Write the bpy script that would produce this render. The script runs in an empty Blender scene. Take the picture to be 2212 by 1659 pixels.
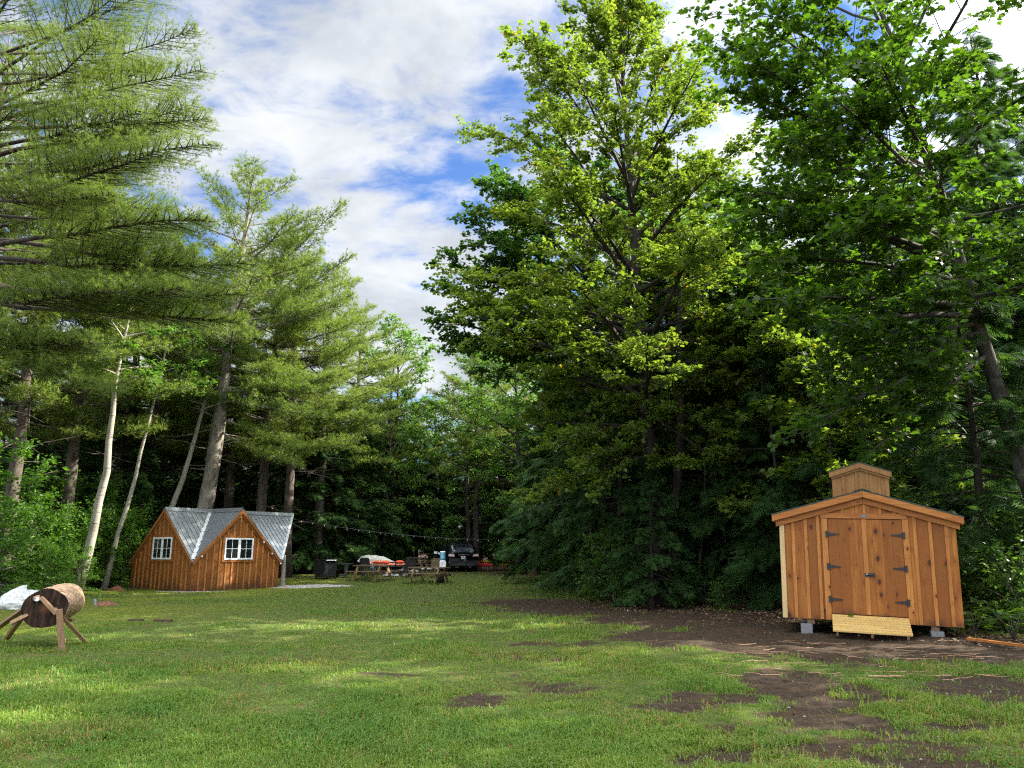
import bpy, math, random
import numpy as np
from mathutils import Vector, Matrix
R = math.radians
C = bpy.context.scene.collection
RND = random.Random(7)

# ------------------------------------------------------------------ camera model
CAMZ = 1.6; PITCH = R(12.25); F = 769.0
cp, sp = math.cos(PITCH), math.sin(PITCH)
def ray(xd, yd):                       # photo coordinates of a 2212 px wide view
    u = (xd * 1024 / 2212 - 512) / F; v = (384 - yd * 1024 / 2212) / F
    return np.array([u, cp - v * sp, sp + v * cp])
def at(xd, yd, Y):
    r = ray(xd, yd); return np.array([0, 0, CAMZ]) + r * (Y / r[1])
def X(xd, Y): return ((xd * 1024 / 2212 - 512) / 787.0) * Y

# ------------------------------------------------------------------ noise (numpy)
def _h(ix, iy, seed):
    n = (ix * 374761393 + iy * 668265263 + seed * 1442695041) & 0xffffffff
    n = ((n ^ (n >> 13)) * 1274126177) & 0xffffffff
    return ((n ^ (n >> 16)) & 0xffff) / 65535.0
def vnoise(x, y, seed=0):
    x = np.asarray(x, float); y = np.asarray(y, float)
    ix = np.floor(x).astype(np.int64); iy = np.floor(y).astype(np.int64)
    fx = x - ix; fy = y - iy
    fx = fx * fx * (3 - 2 * fx); fy = fy * fy * (3 - 2 * fy)
    a = _h(ix, iy, seed); b = _h(ix + 1, iy, seed); c = _h(ix, iy + 1, seed); d = _h(ix + 1, iy + 1, seed)
    return (a * (1 - fx) + b * fx) * (1 - fy) + (c * (1 - fx) + d * fx) * fy
def fbm(x, y, seed=0, o=4):
    t = 0; a = .5; s = 0
    for i in range(o):
        t = t + a * vnoise(np.asarray(x) * 2 ** i, np.asarray(y) * 2 ** i, seed + i); s += a; a *= .5
    return t / s
def sst(a, b, x):
    t = np.clip((np.asarray(x, float) - a) / (b - a), 0, 1); return t * t * (3 - 2 * t)

def hgt(x, y):
    x = np.asarray(x, float); y = np.asarray(y, float)
    s = .30 * sst(36, 44, y) + .02 * np.clip(y - 44, 0, 40)
    n = (fbm(x * .35, y * .35, 3) - .5) * .12 + (fbm(x * 1.7, y * 1.7, 9, 3) - .5) * .05
    return s + n * sst(2, 8, np.hypot(x, y) + 2)
def h1(x, y): return float(hgt(np.array([x]), np.array([y]))[0])
def G(xd, yd):
    r = ray(xd, yd); t = 5.0
    for i in range(60):
        p = np.array([0, 0, CAMZ]) + r * t
        t += (p[2] - h1(p[0], p[1])) / max(.02, -r[2] + .0) * .6
    return np.array([0, 0, CAMZ]) + r * t

# ------------------------------------------------------------------ mesh builder
class MB:
    def __init__(s): s.v = []; s.l = []; s.t = []; s.n = 0; s.a = []; s.m = []
    def add(s, verts, faces, tone=None, mi=0):
        verts = np.asarray(verts, float).reshape(-1, 3)
        for f in faces:
            s.l.append(np.asarray(f, np.int64) + s.n); s.t.append(np.array([len(f)])); s.m.append(np.array([mi]))
        s.v.append(verts); s.a.append(np.full(len(verts), .5 if tone is None else tone)); s.n += len(verts)
    def bulk(s, verts, tfaces, k, n, tone):      # n copies of a template of k verts
        for f in tfaces: pass
        base = (np.arange(n) * k)[:, None]
        fl = np.concatenate([np.asarray(f) for f in tfaces]); tt = np.array([len(f) for f in tfaces])
        s.l.append((base + fl[None, :] + s.n).ravel()); s.t.append(np.tile(tt, n)); s.m.append(np.zeros(n * len(tt), np.int64))
        s.v.append(verts.reshape(-1, 3)); s.a.append(np.repeat(tone, k)); s.n += n * k
    def box(s, c, size, M=None, mi=0):
        x, y, z = np.array(size) / 2.0
        v = np.array([[-x, -y, -z], [x, -y, -z], [x, y, -z], [-x, y, -z], [-x, -y, z], [x, -y, z], [x, y, z], [-x, y, z]])
        if M is not None: v = v @ np.asarray(M).T
        s.add(v + np.array(c), [(0, 3, 2, 1), (4, 5, 6, 7), (0, 1, 5, 4), (1, 2, 6, 5), (2, 3, 7, 6), (3, 0, 4, 7)], mi=mi)
    def bar(s, a, b, w, d, up=(0, 0, 1), mi=0):   # beam a->b; w across, d along 'up'
        a = np.array(a, float); b = np.array(b, float); y = b - a; L = np.linalg.norm(y); y /= L
        up = np.array(up, float); x = np.cross(y, up)
        if np.linalg.norm(x) < 1e-5: x = np.cross(y, [1, 0, 0])
        x /= np.linalg.norm(x); z = np.cross(x, y)
        s.box((a + b) / 2, (w, L, d), np.array([x, y, z]).T, mi)
    def prism(s, pts, off):                      # polygon + extrusion vector
        p = np.array(pts, float); n = len(p); q = p + np.array(off, float)
        f = [tuple(range(n))[::-1], tuple(range(n, 2 * n))] + [(i, (i + 1) % n, n + (i + 1) % n, n + i) for i in range(n)]
        s.add(np.vstack([p, q]), f)
    def tube(s, pts, rad, n=6, cap=True):
        p = np.array(pts, float); m = len(p)
        rad = np.broadcast_to(np.asarray(rad, float), (m,))
        d = np.gradient(p, axis=0); d /= np.linalg.norm(d, axis=1)[:, None] + 1e-9
        ref = np.array([0, 0, 1.0]) if abs(d[0][2]) < .9 else np.array([1.0, 0, 0])
        vs = []; ang = np.arange(n) * 2 * math.pi / n
        for i in range(m):
            x = np.cross(d[i], ref); x /= np.linalg.norm(x) + 1e-9; ref2 = np.cross(x, d[i]); ref = ref2
            vs.append(p[i] + rad[i] * (np.cos(ang)[:, None] * x + np.sin(ang)[:, None] * ref2))
        f = []
        for i in range(m - 1):
            for j in range(n):
                f.append((i * n + j, i * n + (j + 1) % n, (i + 1) * n + (j + 1) % n, (i + 1) * n + j))
        if cap: f += [tuple(range(n))[::-1], tuple(range((m - 1) * n, m * n))]
        s.add(np.vstack(vs), f)
    def lathe(s, prof, n=16, o=(0, 0, 0)):
        ang = np.arange(n) * 2 * math.pi / n; vs = []
        for r, z in prof: vs.append(np.stack([r * np.cos(ang), r * np.sin(ang), np.full(n, z)], 1))
        m = len(prof); f = []
        for i in range(m - 1):
            for j in range(n): f.append((i * n + j, i * n + (j + 1) % n, (i + 1) * n + (j + 1) % n, (i + 1) * n + j))
        f += [tuple(range(n))[::-1], tuple(range((m - 1) * n, m * n))]
        s.add(np.vstack(vs) + np.array(o), f)
    def xform(s, M):
        M = np.array(M); s.v = [v @ M[:3, :3].T + M[:3, 3] for v in s.v]; return s
    def mesh(s, name, mats, smooth=False):
        me = bpy.data.meshes.new(name)
        v = np.vstack(s.v).astype(np.float32); l = np.concatenate(s.l).astype(np.int32); t = np.concatenate(s.t)
        me.vertices.add(len(v)); me.vertices.foreach_set('co', v.ravel())
        me.loops.add(len(l)); me.loops.foreach_set('vertex_index', l)
        me.polygons.add(len(t)); st = np.concatenate([[0], np.cumsum(t)[:-1]]).astype(np.int32)
        me.polygons.foreach_set('loop_start', st)
        mm = np.concatenate(s.m).astype(np.int32)
        for m in (mats if isinstance(mats, (list, tuple)) else [mats]): me.materials.append(m)
        if mm.max() > 0: me.polygons.foreach_set('material_index', mm)
        at_ = me.attributes.new('tone', 'FLOAT', 'POINT'); at_.data.foreach_set('value', np.concatenate(s.a).astype(np.float32))
        me.update(calc_edges=True); me.validate()
        me.polygons.foreach_set('use_smooth', np.full(len(me.polygons), smooth))
        return me
    def build(s, name, mats, parent=None, smooth=False):
        o = bpy.data.objects.new(name, s.mesh(name, mats, smooth)); C.objects.link(o)
        if parent is not None: o.parent = parent
        return o

def thing(name, label, cat, loc=(0, 0, 0), rotz=0, group=None):
    o = bpy.data.objects.new(name, None); C.objects.link(o); o.empty_display_size = .2
    o.location = [float(q) for q in loc]; o.rotation_euler = (0, 0, rotz)
    return tag(o, label, cat, group)
def tag(o, label=None, cat=None, group=None, kind=None):
    if label: o['label'] = label
    if cat: o['category'] = cat
    if group: o['group'] = group
    if kind: o['kind'] = kind
    return o
def dup(root, loc, rotz=0, label=None, group=None, scale=None):
    r = root.copy(); C.objects.link(r); r.location = [float(q) for q in loc]; r.rotation_euler = (0, 0, rotz)
    if scale: r.scale = scale if hasattr(scale, '__len__') else (scale,) * 3
    if label: r['label'] = label
    if group: r['group'] = group
    for ch in list(root.children):
        c = ch.copy(); C.objects.link(c); c.parent = r
        for g in ch.children:
            d = g.copy(); C.objects.link(d); d.parent = c
    return r

# ------------------------------------------------------------------ materials
def newmat(name):
    m = bpy.data.materials.new(name); m.use_nodes = True; nt = m.node_tree; nt.nodes.clear()
    return m, nt
class NT:
    def __init__(s, nt): s.nt = nt
    def n(s, t, **k):
        nd = s.nt.nodes.new(t); ins = k.pop('i', {})
        for a, b in k.items(): setattr(nd, a, b)
        for a, b in ins.items():
            if isinstance(b, bpy.types.NodeSocket): s.nt.links.new(b, nd.inputs[a])
            else: nd.inputs[a].default_value = b
        return nd
    def math(s, op, a, b=0.0, clamp=False): return s.n('ShaderNodeMath', operation=op, use_clamp=clamp, i={0: a, 1: b}).outputs[0]
    def mix(s, f, a, b, bt='MIX'):
        nd = s.n('ShaderNodeMix', data_type='RGBA', blend_type=bt)
        for k, q in ((0, f), (6, a), (7, b)):
            if isinstance(q, bpy.types.NodeSocket): s.nt.links.new(q, nd.inputs[k])
            else: nd.inputs[k].default_value = q if k == 0 else tuple(q) + ((1,) if len(q) == 3 else ())
        return nd.outputs[2]
    def ramp(s, f, a, b, lo=0.0, hi=1.0, smooth=True):
        return s.n('ShaderNodeMapRange', interpolation_type='SMOOTHSTEP' if smooth else 'LINEAR', i={0: f, 1: a, 2: b, 3: lo, 4: hi}).outputs[0]
    def noise(s, vec, scale, detail=4, rough=.55, dist=0):
        return s.n('ShaderNodeTexNoise', i={'Vector': vec, 'Scale': scale, 'Detail': detail, 'Roughness': rough, 'Distortion': dist}).outputs[0]
    def mapv(s, vec, scale): return s.n('ShaderNodeMapping', i={0: vec, 3: scale}).outputs[0]
    def out(s, sh): s.n('ShaderNodeOutputMaterial', i={0: sh})
    def bsdf(s, col, rough=.7, metal=0, bump=None, bs=.3, spec=.5, dist=.02):
        b = s.n('ShaderNodeBsdfPrincipled', i={'Roughness': rough, 'Metallic': metal, 'Specular IOR Level': spec})
        if isinstance(col, bpy.types.NodeSocket): s.nt.links.new(col, b.inputs['Base Color'])
        else: b.inputs['Base Color'].default_value = tuple(col) + (1,)
        if bump is not None:
            bn = s.n('ShaderNodeBump', i={'Height': bump, 'Strength': bs, 'Distance': dist}); s.nt.links.new(bn.outputs[0], b.inputs['Normal'])
        return b.outputs[0]

def simple(name, col, rough=.6, metal=0, var=.25, scale=12, spec=.5):
    m, nt = newmat(name); t = NT(nt); co = t.n('ShaderNodeTexCoord').outputs['Object']
    nz = t.noise(co, scale, 5)
    c = t.mix(t.ramp(nz, .3, .7), [q * (1 - var) for q in col], [min(1, q * (1 + var)) for q in col])
    t.out(t.bsdf(c, rough, metal, nz, .15, spec)); return m

def leafmat(name, ca, cb, trans, tmix=.45, rough=.45, spec=.35, warm=None, hue=.0):
    m, nt = newmat(name); t = NT(nt)
    tone = t.n('ShaderNodeAttribute', attribute_name='tone').outputs['Fac']
    rnd = t.n('ShaderNodeObjectInfo').outputs['Random']
    tone2 = t.math('ADD', t.math('MULTIPLY', tone, .8), t.math('MULTIPLY', rnd, .2))
    c = t.mix(tone2, ca, cb)
    if warm: c = t.mix(t.ramp(tone, .94, .99), c, warm)
    pb = t.n('ShaderNodeBsdfPrincipled', i={'Base Color': c, 'Roughness': rough, 'Specular IOR Level': spec}).outputs[0]
    tc = t.mix(1.0, c, trans, 'MULTIPLY')
    tr = t.n('ShaderNodeBsdfTranslucent', i={'Color': tc}).outputs[0]
    mx = t.n('ShaderNodeMixShader', i={0: tmix, 1: pb, 2: tr}).outputs[0]
    t.out(mx); return m

def bark(name, ca, cb, scale=6, stretch=.25, birch=False, bs=.6, lichen=None):
    m, nt = newmat(name); t = NT(nt); co = t.n('ShaderNodeTexCoord').outputs['Object']
    if birch:
        a = t.noise(t.mapv(co, (1.2, 1.2, 7)), 2.5, 6, .6); b = t.noise(co, 2.2, 4)
        c = t.mix(t.ramp(a, .56, .66), ca, cb); c = t.mix(t.ramp(b, .45, .7, 0, .6), c, (.16, .15, .12)); hgt_ = a
    else:
        a = t.noise(t.mapv(co, (1, 1, stretch)), scale, 8, .65, .4); b = t.noise(co, 1.3, 3)
        c = t.mix(t.ramp(a, .35, .65), cb, ca); c = t.mix(t.ramp(b, .45, .7, 0, .5), c, lichen or [q * 1.4 for q in ca]); hgt_ = a
    t.out(t.bsdf(c, .9, 0, hgt_, bs, .2, .05)); return m

def wood(name, light, dark, knot=(.06, .02, .008), var=.5, wet=None, ax=2, kn=.13, sat=1.0):
    m, nt = newmat(name); t = NT(nt)
    co = t.n('ShaderNodeTexCoord').outputs['Object']; rnd = t.n('ShaderNodeNewGeometry').outputs['Random Per Island']
    off = t.n('ShaderNodeVectorMath', operation='SCALE', i={0: (13.1, 7.7, 29.3), 3: rnd}).outputs[0]
    v = t.n('ShaderNodeVectorMath', operation='ADD', i={0: co, 1: off}).outputs[0]
    st = [14, 14, 14]; st[ax] = 1.1
    g = t.noise(t.mapv(v, st), 1.6, 7, .62, .8)
    fine = t.noise(t.mapv(v, [q * 3 for q in st]), 2.5, 4, .6)
    big = t.noise(v, 1.4, 4, .6)
    c = t.mix(t.ramp(g, .3, .72), dark, light)
    c = t.mix(t.ramp(fine, .35, .75, 0, .35), c, dark)
    c = t.mix(t.ramp(rnd, 0, 1, 0, var, False), c, [q * .72 for q in dark])
    c = t.mix(t.ramp(big, .46, .72, 0, .75), c, [dark[0] * .9, dark[1] * .8, dark[2] * .75])
    xyz = t.n('ShaderNodeSeparateXYZ', i={0: v}).outputs
    au, av = (t.math('ADD', xyz[0], xyz[1]), xyz[2]) if ax == 2 else (t.math('ADD', xyz[1], xyz[2]), xyz[0])
    kvec = t.n('ShaderNodeCombineXYZ', i={0: t.math('MULTIPLY', au, 4.2), 1: t.math('MULTIPLY', av, 2.5)}).outputs[0]
    vo = t.n('ShaderNodeTexVoronoi', voronoi_dimensions='2D', i={'Vector': kvec, 'Scale': 1.0, 'Randomness': 1.0})
    kr = t.n('ShaderNodeSeparateColor', i={0: vo.outputs['Color']}).outputs[0]
    kd = t.math('ADD', t.math('ADD', vo.outputs['Distance'], t.math('MULTIPLY', kr, .26)), t.math('MULTIPLY', t.math('SUBTRACT', fine, .5), .10))
    c = t.mix(t.ramp(kd, kn * .7, kn * 2.4, .6, 0), c, [dark[0] * .75, dark[1] * .6, dark[2] * .55])
    c = t.mix(t.ramp(kd, kn * .55, kn, 1, 0), c, knot)
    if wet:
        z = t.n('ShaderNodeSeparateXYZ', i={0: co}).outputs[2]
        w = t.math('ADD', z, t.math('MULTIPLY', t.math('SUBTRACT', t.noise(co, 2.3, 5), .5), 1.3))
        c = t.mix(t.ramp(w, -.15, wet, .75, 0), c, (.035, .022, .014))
    t.out(t.bsdf(c, .62, 0, g, .25, .3, .01)); return m

M = {}
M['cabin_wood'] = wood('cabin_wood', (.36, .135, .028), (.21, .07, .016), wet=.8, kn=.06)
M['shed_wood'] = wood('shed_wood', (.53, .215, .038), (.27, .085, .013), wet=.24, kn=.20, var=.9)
M['shed_trim'] = wood('shed_trim', (.56, .24, .055), (.35, .125, .025), kn=.1, var=.25)
M['shed_trim_x'] = wood('shed_trim_x', (.50, .20, .045), (.31, .105, .022), kn=.1, var=.25, ax=0)
M['cabin_trim'] = wood('cabin_trim', (.40, .16, .04), (.22, .075, .018), kn=.04, var=.3)
M['cabin_batten'] = wood('cabin_batten', (.50, .23, .065), (.32, .13, .032), kn=.03, var=.35, wet=.4)
M['pale_wood'] = wood('pale_wood', (.66, .50, .27), (.5, .34, .15), kn=.04, var=.2)
M['cupola_wood'] = wood('cupola_wood', (.40, .21, .068), (.26, .122, .036), kn=.06, var=.4)
M['ramp_wood'] = wood('ramp_wood', (.62, .43, .16), (.46, .29, .09), kn=.05, var=.25, ax=0)
M['table_wood'] = wood('table_wood', (.25, .185, .115), (.14, .10, .062), kn=.04, var=.4, ax=0)
M['table_leg'] = wood('table_leg', (.42, .29, .13), (.24, .16, .075), kn=.05, var=.4)
M['old_wood'] = wood('old_wood', (.11, .06, .035), (.05, .026, .016), kn=.05, ax=0)
M['beam_wood'] = wood('beam_wood', (.40, .25, .14), (.22, .125, .07), kn=.07, var=.5)
M['white_paint'] = simple('white_paint', (.8, .82, .83), .4, 0, .04)
M['glass'] = simple('glass', (.012, .016, .016), .08, 0, .3, 3, .8)
M['curtain'] = simple('curtain', (.12, .15, .15), .9)
M['black_metal'] = simple('black_metal', (.012, .012, .013), .45, 0, .3)
M['dark_plastic'] = simple('dark_plastic', (.022, .024, .026), .5, 0, .3)
M['grey_metal'] = simple('grey_metal', (.25, .27, .285), .35, .6, .15)
M['flash_metal'] = simple('flash_metal', (.78, .80, .83), .32, .35, .12, 6)
M['shingle'] = simple('shingle', (.035, .05, .04), .9, 0, .4, 60)
M['block'] = simple('concrete_block', (.17, .175, .175), .9, 0, .2, 25)
M['tarp'] = simple('tarp', (.60, .61, .60), .45, 0, .25, 7)
M['canvas'] = simple('canvas', (.60, .58, .50), .85, 0, .15, 6)
M['orange'] = simple('orange_fabric', (.75, .10, .035), .8, 0, .2, 9)
M['salmon'] = simple('faded_orange_fabric', (.72, .22, .14), .85, 0, .2, 9)
M['yellow'] = simple('yellow_plastic', (.72, .52, .02), .35, 0, .1)
M['red'] = simple('red_plastic', (.42, .03, .025), .35, 0, .15)
M['water'] = simple('blue_bottle', (.14, .42, .60), .12, 0, .3, 7, .7)
M['car_paint'] = simple('car_paint', (.006, .007, .010), .12, 0, .2, 2, .8)
M['tyre'] = simple('tyre_rubber', (.012, .012, .012), .85)
M['chrome'] = simple('chrome', (.75, .76, .78), .15, .9, .05)
M['tail'] = simple('tail_lens', (.75, .55, .55), .12, 0, .3, 20, .8)
M['plate'] = simple('number_plate', (.75, .77, .75), .4, 0, .15, 40)
M['stone'] = simple('fire_ring_stone', (.30, .28, .27), .9, 0, .5, 6)
M['paper'] = simple('white_paper', (.85, .87, .9), .7, 0, .03)
M['stump_bark'] = bark('stump_bark', (.10, .065, .04), (.03, .02, .014), 8)
M['pine_bark'] = bark('pine_bark', (.12, .10, .08), (.045, .035, .03), 6, .22)
M['pine_bark_pale'] = bark('pine_bark_pale', (.25, .225, .185), (.10, .085, .068), 5, .25)
M['dark_bark'] = bark('dark_bark', (.075, .06, .05), (.025, .02, .018), 7, .2)
M['maple_bark'] = bark('maple_bark', (.055, .046, .037), (.02, .017, .014), 6, .2)
M['birch_bark'] = bark('birch_bark', (.31, .285, .235), (.075, .06, .045), birch=True, bs=.3)
M['twig'] = simple('twig', (.10, .085, .065), .9)
# leaves: diffuse colours in the range of real foliage, light passes through them
M['maple_leaf'] = leafmat('maple_leaf', (.070, .125, .020), (.130, .178, .030), (1.95, 1.95, .8), .5, warm=(.24, .15, .02))
M['oak_leaf'] = leafmat('oak_leaf', (.026, .07, .014), (.055, .115, .020), (2.2, 2.3, 1.0), .42)
M['near_leaf'] = leafmat('near_leaf', (.026, .066, .009), (.055, .11, .014), (2.6, 2.5, .8), .5)
M['wood_leaf'] = leafmat('wood_leaf', (.045, .11, .018), (.085, .16, .028), (2.1, 2.1, 1.0), .45)
M['pine_needle'] = leafmat('pine_needle', (.090, .150, .028), (.165, .22, .040), (1.7, 1.65, .75), .40, .5, .3, warm=(.30, .17, .05))
M['hemlock_needle'] = leafmat('hemlock_needle', (.030, .075, .022), (.060, .120, .032), (1.7, 1.7, .8), .28, .6, .12)
M['bush_leaf'] = leafmat('bush_leaf', (.045, .12, .016), (.09, .18, .025), (2.0, 2.0, .8), .4)
M['grass_blade'] = leafmat('grass_blade', (.056, .145, .018), (.175, .24, .034), (1.6, 1.6, .9), .35, .5, .3, warm=(.25, .18, .065))
M['dead_leaf'] = simple('dead_leaf', (.17, .095, .055), .8, 0, .5, 30)

# ================================================================== GROUND
# (centre in the photo's view, half-width across, half-depth along, strength) of bare soil patches, turned into world places
_soil = [(1790, 1545, 1.5, 1.6, .50), (2060, 1560, 1.4, 1.3, .46), (1560, 1600, .9, .8, .36), (1640, 1380, 2.2, 1.9, 1.15), (1830, 1390, 2.4, 1.8, 1.3), (2020, 1395, 2.0, 1.6, 1.15), (1500, 1335, 2.3, 2.4, 1.0), (1600, 1345, 1.8, 2.2, 1.0),
         (1330, 1315, 2.4, 2.0, 1.0), (1190, 1302, 2.2, 2.0, .85), (1060, 1300, 2.0, 1.0, .65), (1750, 1490, .62, 1.3, .95), (1800, 1560, .38, .5, .9),
         (1890, 1620, .35, .4, .8), (1500, 1500, .5, .32, .85), (1395, 1518, .35, .4, .8), (1520, 1640, .45, .3, .85), (1960, 1600, .4, .5, .75),
         (2150, 1490, 1.1, 1.2, .85), (1960, 1480, 1.3, .5, .75), (2150, 1600, .5, .8, .7), (1470, 1570, .35, .35, .4), (1950, 1655, .5, .3, .8),
         (1090, 1500, .3, 2.2, .30), (840, 1458, .45, .3, .55), (640, 1313, 1.0, .5, .5), (700, 1340, 1.5, .5, .42), (560, 1440, 1.2, .5, .40),
         (1180, 1420, .9, .5, .6), (1270, 1395, 1.2, .6, .5), (1150, 1252, 3.0, 1.3, .95), (1300, 1262, 2.5, 1.2, .8), (340, 1405, .9, .35, .4), (960, 1545, .4, .25, .30),
         (1690, 1640, .45, .35, .6), (1350, 1620, .35, .2, .35), (1240, 1480, .6, .4, .45)]
_soilw = []
for xd, yd, rx, ry, st in _soil:
    r_ = ray(xd, yd); t_ = -CAMZ / r_[2]; _soilw.append((r_[0] * t_, r_[1] * t_, rx, ry, st))
def soil(x, y):
    n1 = fbm(x * .9, y * .9, 21, 4); n2 = fbm(x * 3.1, y * 3.1, 41, 3)
    wa = np.clip(y / 15, .35, 1.0); wx = x + (n1 - .5) * 1.6 * wa; wy = y + (fbm(x * .8, y * .8, 33, 3) - .5) * 1.8 * wa
    s = np.zeros_like(x)
    for cx, cy, rx, ry, st in _soilw:
        d = ((wx - cx) / (rx * 1.35)) ** 2 + ((wy - cy) / (ry * 1.35)) ** 2
        s = np.maximum(s, st * np.clip(1.45 - d, 0, 1.1) / 1.1)
    forest = np.maximum(np.maximum(sst(47.5, 50, y + (n1 - .5) * 5), sst(0, 3, -x - (.40 * y + 5.5) + (n1 - .5) * 4)), sst(0, 2.2, x - _edge(y) + (n1 - .5) * 2.5))
    s = np.maximum(s, forest)
    s = s + (n2 - .5) * .95 + (fbm(x * 7, y * 7, 45, 2) - .5) * .45 + (n1 - .5) * .45
    base = sst(.60, .72, fbm(x * 1.3, y * 1.3, 77, 4)) * .35
    return np.clip(np.maximum(sst(.18, .92, s), base), 0, 1)
def _edge(y):    # right-hand edge of the clearing
    return np.interp(y, [0, 12, 17, 20, 24, 30, 40, 50], [16, 10.5, 8.5, 6.5, 4.6, 4.4, 5.0, 5.0])
def gravel(x, y):
    n = (fbm(x * .9, y * .9, 61) - .5) * 1.5
    a = 0
    for (gx, gy, rx, ry) in [(-13.0, 32.3, 1.3, .5), (-9.4, 36.4, 1.9, 1.2), (-18.3, 34.4, 1.4, .7)]:
        a = np.maximum(a, sst(1.5, .7, np.sqrt(((x - gx) / rx) ** 2 + ((y - gy) / ry) ** 2) + n * .5))
    return a
def moss(x, y):
    return sst(-6, -11, x + (fbm(x * .4, y * .4, 15) - .5) * 4) * sst(12, 16, y) * sst(.35, .55, fbm(x * .6, y * .6, 17))

gx = np.concatenate([[-900, -400, -200, -120, -80, -60, -48], np.arange(-40, 30, .22), [32, 40, 52, 70, 120, 200, 400, 900]])
gy = np.concatenate([[-300, -100, -40, -15, -6, -2, 1], np.arange(3, 53, .22), [54, 57, 62, 70, 85, 110, 160, 300, 900]])
GX, GY = np.meshgrid(gx, gy); gxx, gyy = GX.ravel(), GY.ravel()
gz = hgt(gxx, gyy); sm = soil(gxx, gyy); nx = len(gx); ny = len(gy)
# rutted, lumpy bare soil
gz = gz - sm * .02 + sm * (fbm(gxx * 4, gyy * 4, 5, 3) - .5) * .10
gm = MB(); idx = np.arange(nx * ny).reshape(ny, nx)
q = np.stack([idx[:-1, :-1], idx[:-1, 1:], idx[1:, 1:], idx[1:, :-1]], -1).reshape(-1, 4)
gm.v = [np.stack([gxx, gyy, gz], 1)]; gm.l = [q.ravel()]; gm.t = [np.full(len(q), 4)]; gm.m = [np.zeros(len(q), int)]; gm.a = [sm]; gm.n = nx * ny
m, nt = newmat('ground'); t = NT(nt)
co = t.n('ShaderNodeTexCoord').outputs['Object']
dm = t.n('ShaderNodeAttribute', attribute_name='tone').outputs['Fac']
gv = t.n('ShaderNodeAttribute', attribute_name='gravel').outputs['Fac']
ms = t.n('ShaderNodeAttribute', attribute_name='moss').outputs['Fac']
n1 = t.noise(co, 1.1, 6); n2 = t.noise(co, 9, 8, .65); n3 = t.noise(co, 45, 5, .7); n4 = t.noise(co, 3.5, 6, .6)
gr = t.mix(t.ramp(n2, .35, .65), (.040, .060, .012), (.085, .105, .022))
gr = t.mix(t.ramp(n4, .52, .68, 0, .7), gr, (.12, .075, .030))
gr = t.mix(t.math('MULTIPLY', ms, t.ramp(n2, .35, .6)), gr, (.13, .15, .012))
so = t.mix(t.ramp(n2, .3, .7), (.024, .016, .010), (.062, .042, .026))
so = t.mix(t.ramp(n3, .55, .75, 0, .5), so, (.12, .085, .055))
so = t.mix(t.ramp(n1, .45, .65, 0, .55), so, (.058, .033, .017))
c = t.mix(t.ramp(t.math('ADD', dm, t.math('MULTIPLY', t.math('SUBTRACT', n2, .5), .7)), .35, .65), gr, so)
vo = t.n('ShaderNodeTexVoronoi', i={'Vector': co, 'Scale': 26.0}).outputs['Color']
gc = t.mix(.5, (.42, .38, .34), vo); gc = t.mix(.6, gc, (.24, .22, .20))
c = t.mix(t.ramp(t.math('ADD', gv, t.math('MULTIPLY', t.math('SUBTRACT', n2, .5), .6)), .4, .6), c, gc)
hb = t.math('ADD', n2, t.math('MULTIPLY', n3, .5))
t.out(t.bsdf(c, .95, 0, hb, .8, .15, .06)); M['ground'] = m
ground = gm.build('ground', M['ground'], None, True); tag(ground, 'grass and bare earth of the forest clearing', kind='structure')
for nm, fn in (('gravel', gravel), ('moss', moss)):
    a_ = ground.data.attributes.new(nm, 'FLOAT', 'POINT'); a_.data.foreach_set('value', fn(gxx, gyy).astype(np.float32))

# ================================================================== CABIN (two crossing gables under a metal roof)
CAB = np.array([-13.15, 32.5, 0.0]); CAB[2] = h1(CAB[0], CAB[1]) - .03
cab = thing('cabin', 'small board-and-batten cabin with two white windows and crossing grey metal gables', 'cabin', CAB, math.atan2(.829, .559))
L, HE, HR = 4.43, 1.19, 3.36; SL = (HR - HE) / (L / 2)
def gtop(u): return HE + SL * (L / 2 - abs(u - L / 2))
walls = MB(); batt = MB()
def gable_wall(mb, bt, mp, thick=.03):
    nb = 14; w = L / nb
    for i in range(nb):
        a, b = i * w + .003, (i + 1) * w - .003
        p = [(a, 0), (b, 0), (b, gtop(b))] + ([(L / 2, HR)] if a < L / 2 < b else []) + [(a, gtop(a))]
        mb.prism([mp(u, 0, z) for u, z in p], np.array(mp(0, thick, 0)) - np.array(mp(0, 0, 0)))
    for i in range(1, nb):
        u = i * w + RND.uniform(-.02, .02)
        bt.prism([mp(u - .032, -.040, .02), mp(u + .032, -.040, .02), mp(u + .032, -.040, gtop(u + .032) - .06), mp(u - .032, -.040, gtop(u - .032) - .06)],
                 np.array(mp(0, .037, 0)) - np.array(mp(0, 0, 0)))
fr = lambda u, d, z: (u, d, z)              # gable on the y = 0 side
lf = lambda u, d, z: (d, L - u, z)          # gable on the x = 0 side
rt = lambda u, d, z: (L - d, u, z); bk = lambda u, d, z: (L - u, L - d, z)
for mp in (fr, lf, rt, bk): gable_wall(walls, batt, mp)
walls.box((.0, .0, HE / 2), (.09, .09, HE - .02))
walls.build('wall', M['cabin_wood'], cab); batt.build('batten', M['cabin_batten'], cab)
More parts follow.
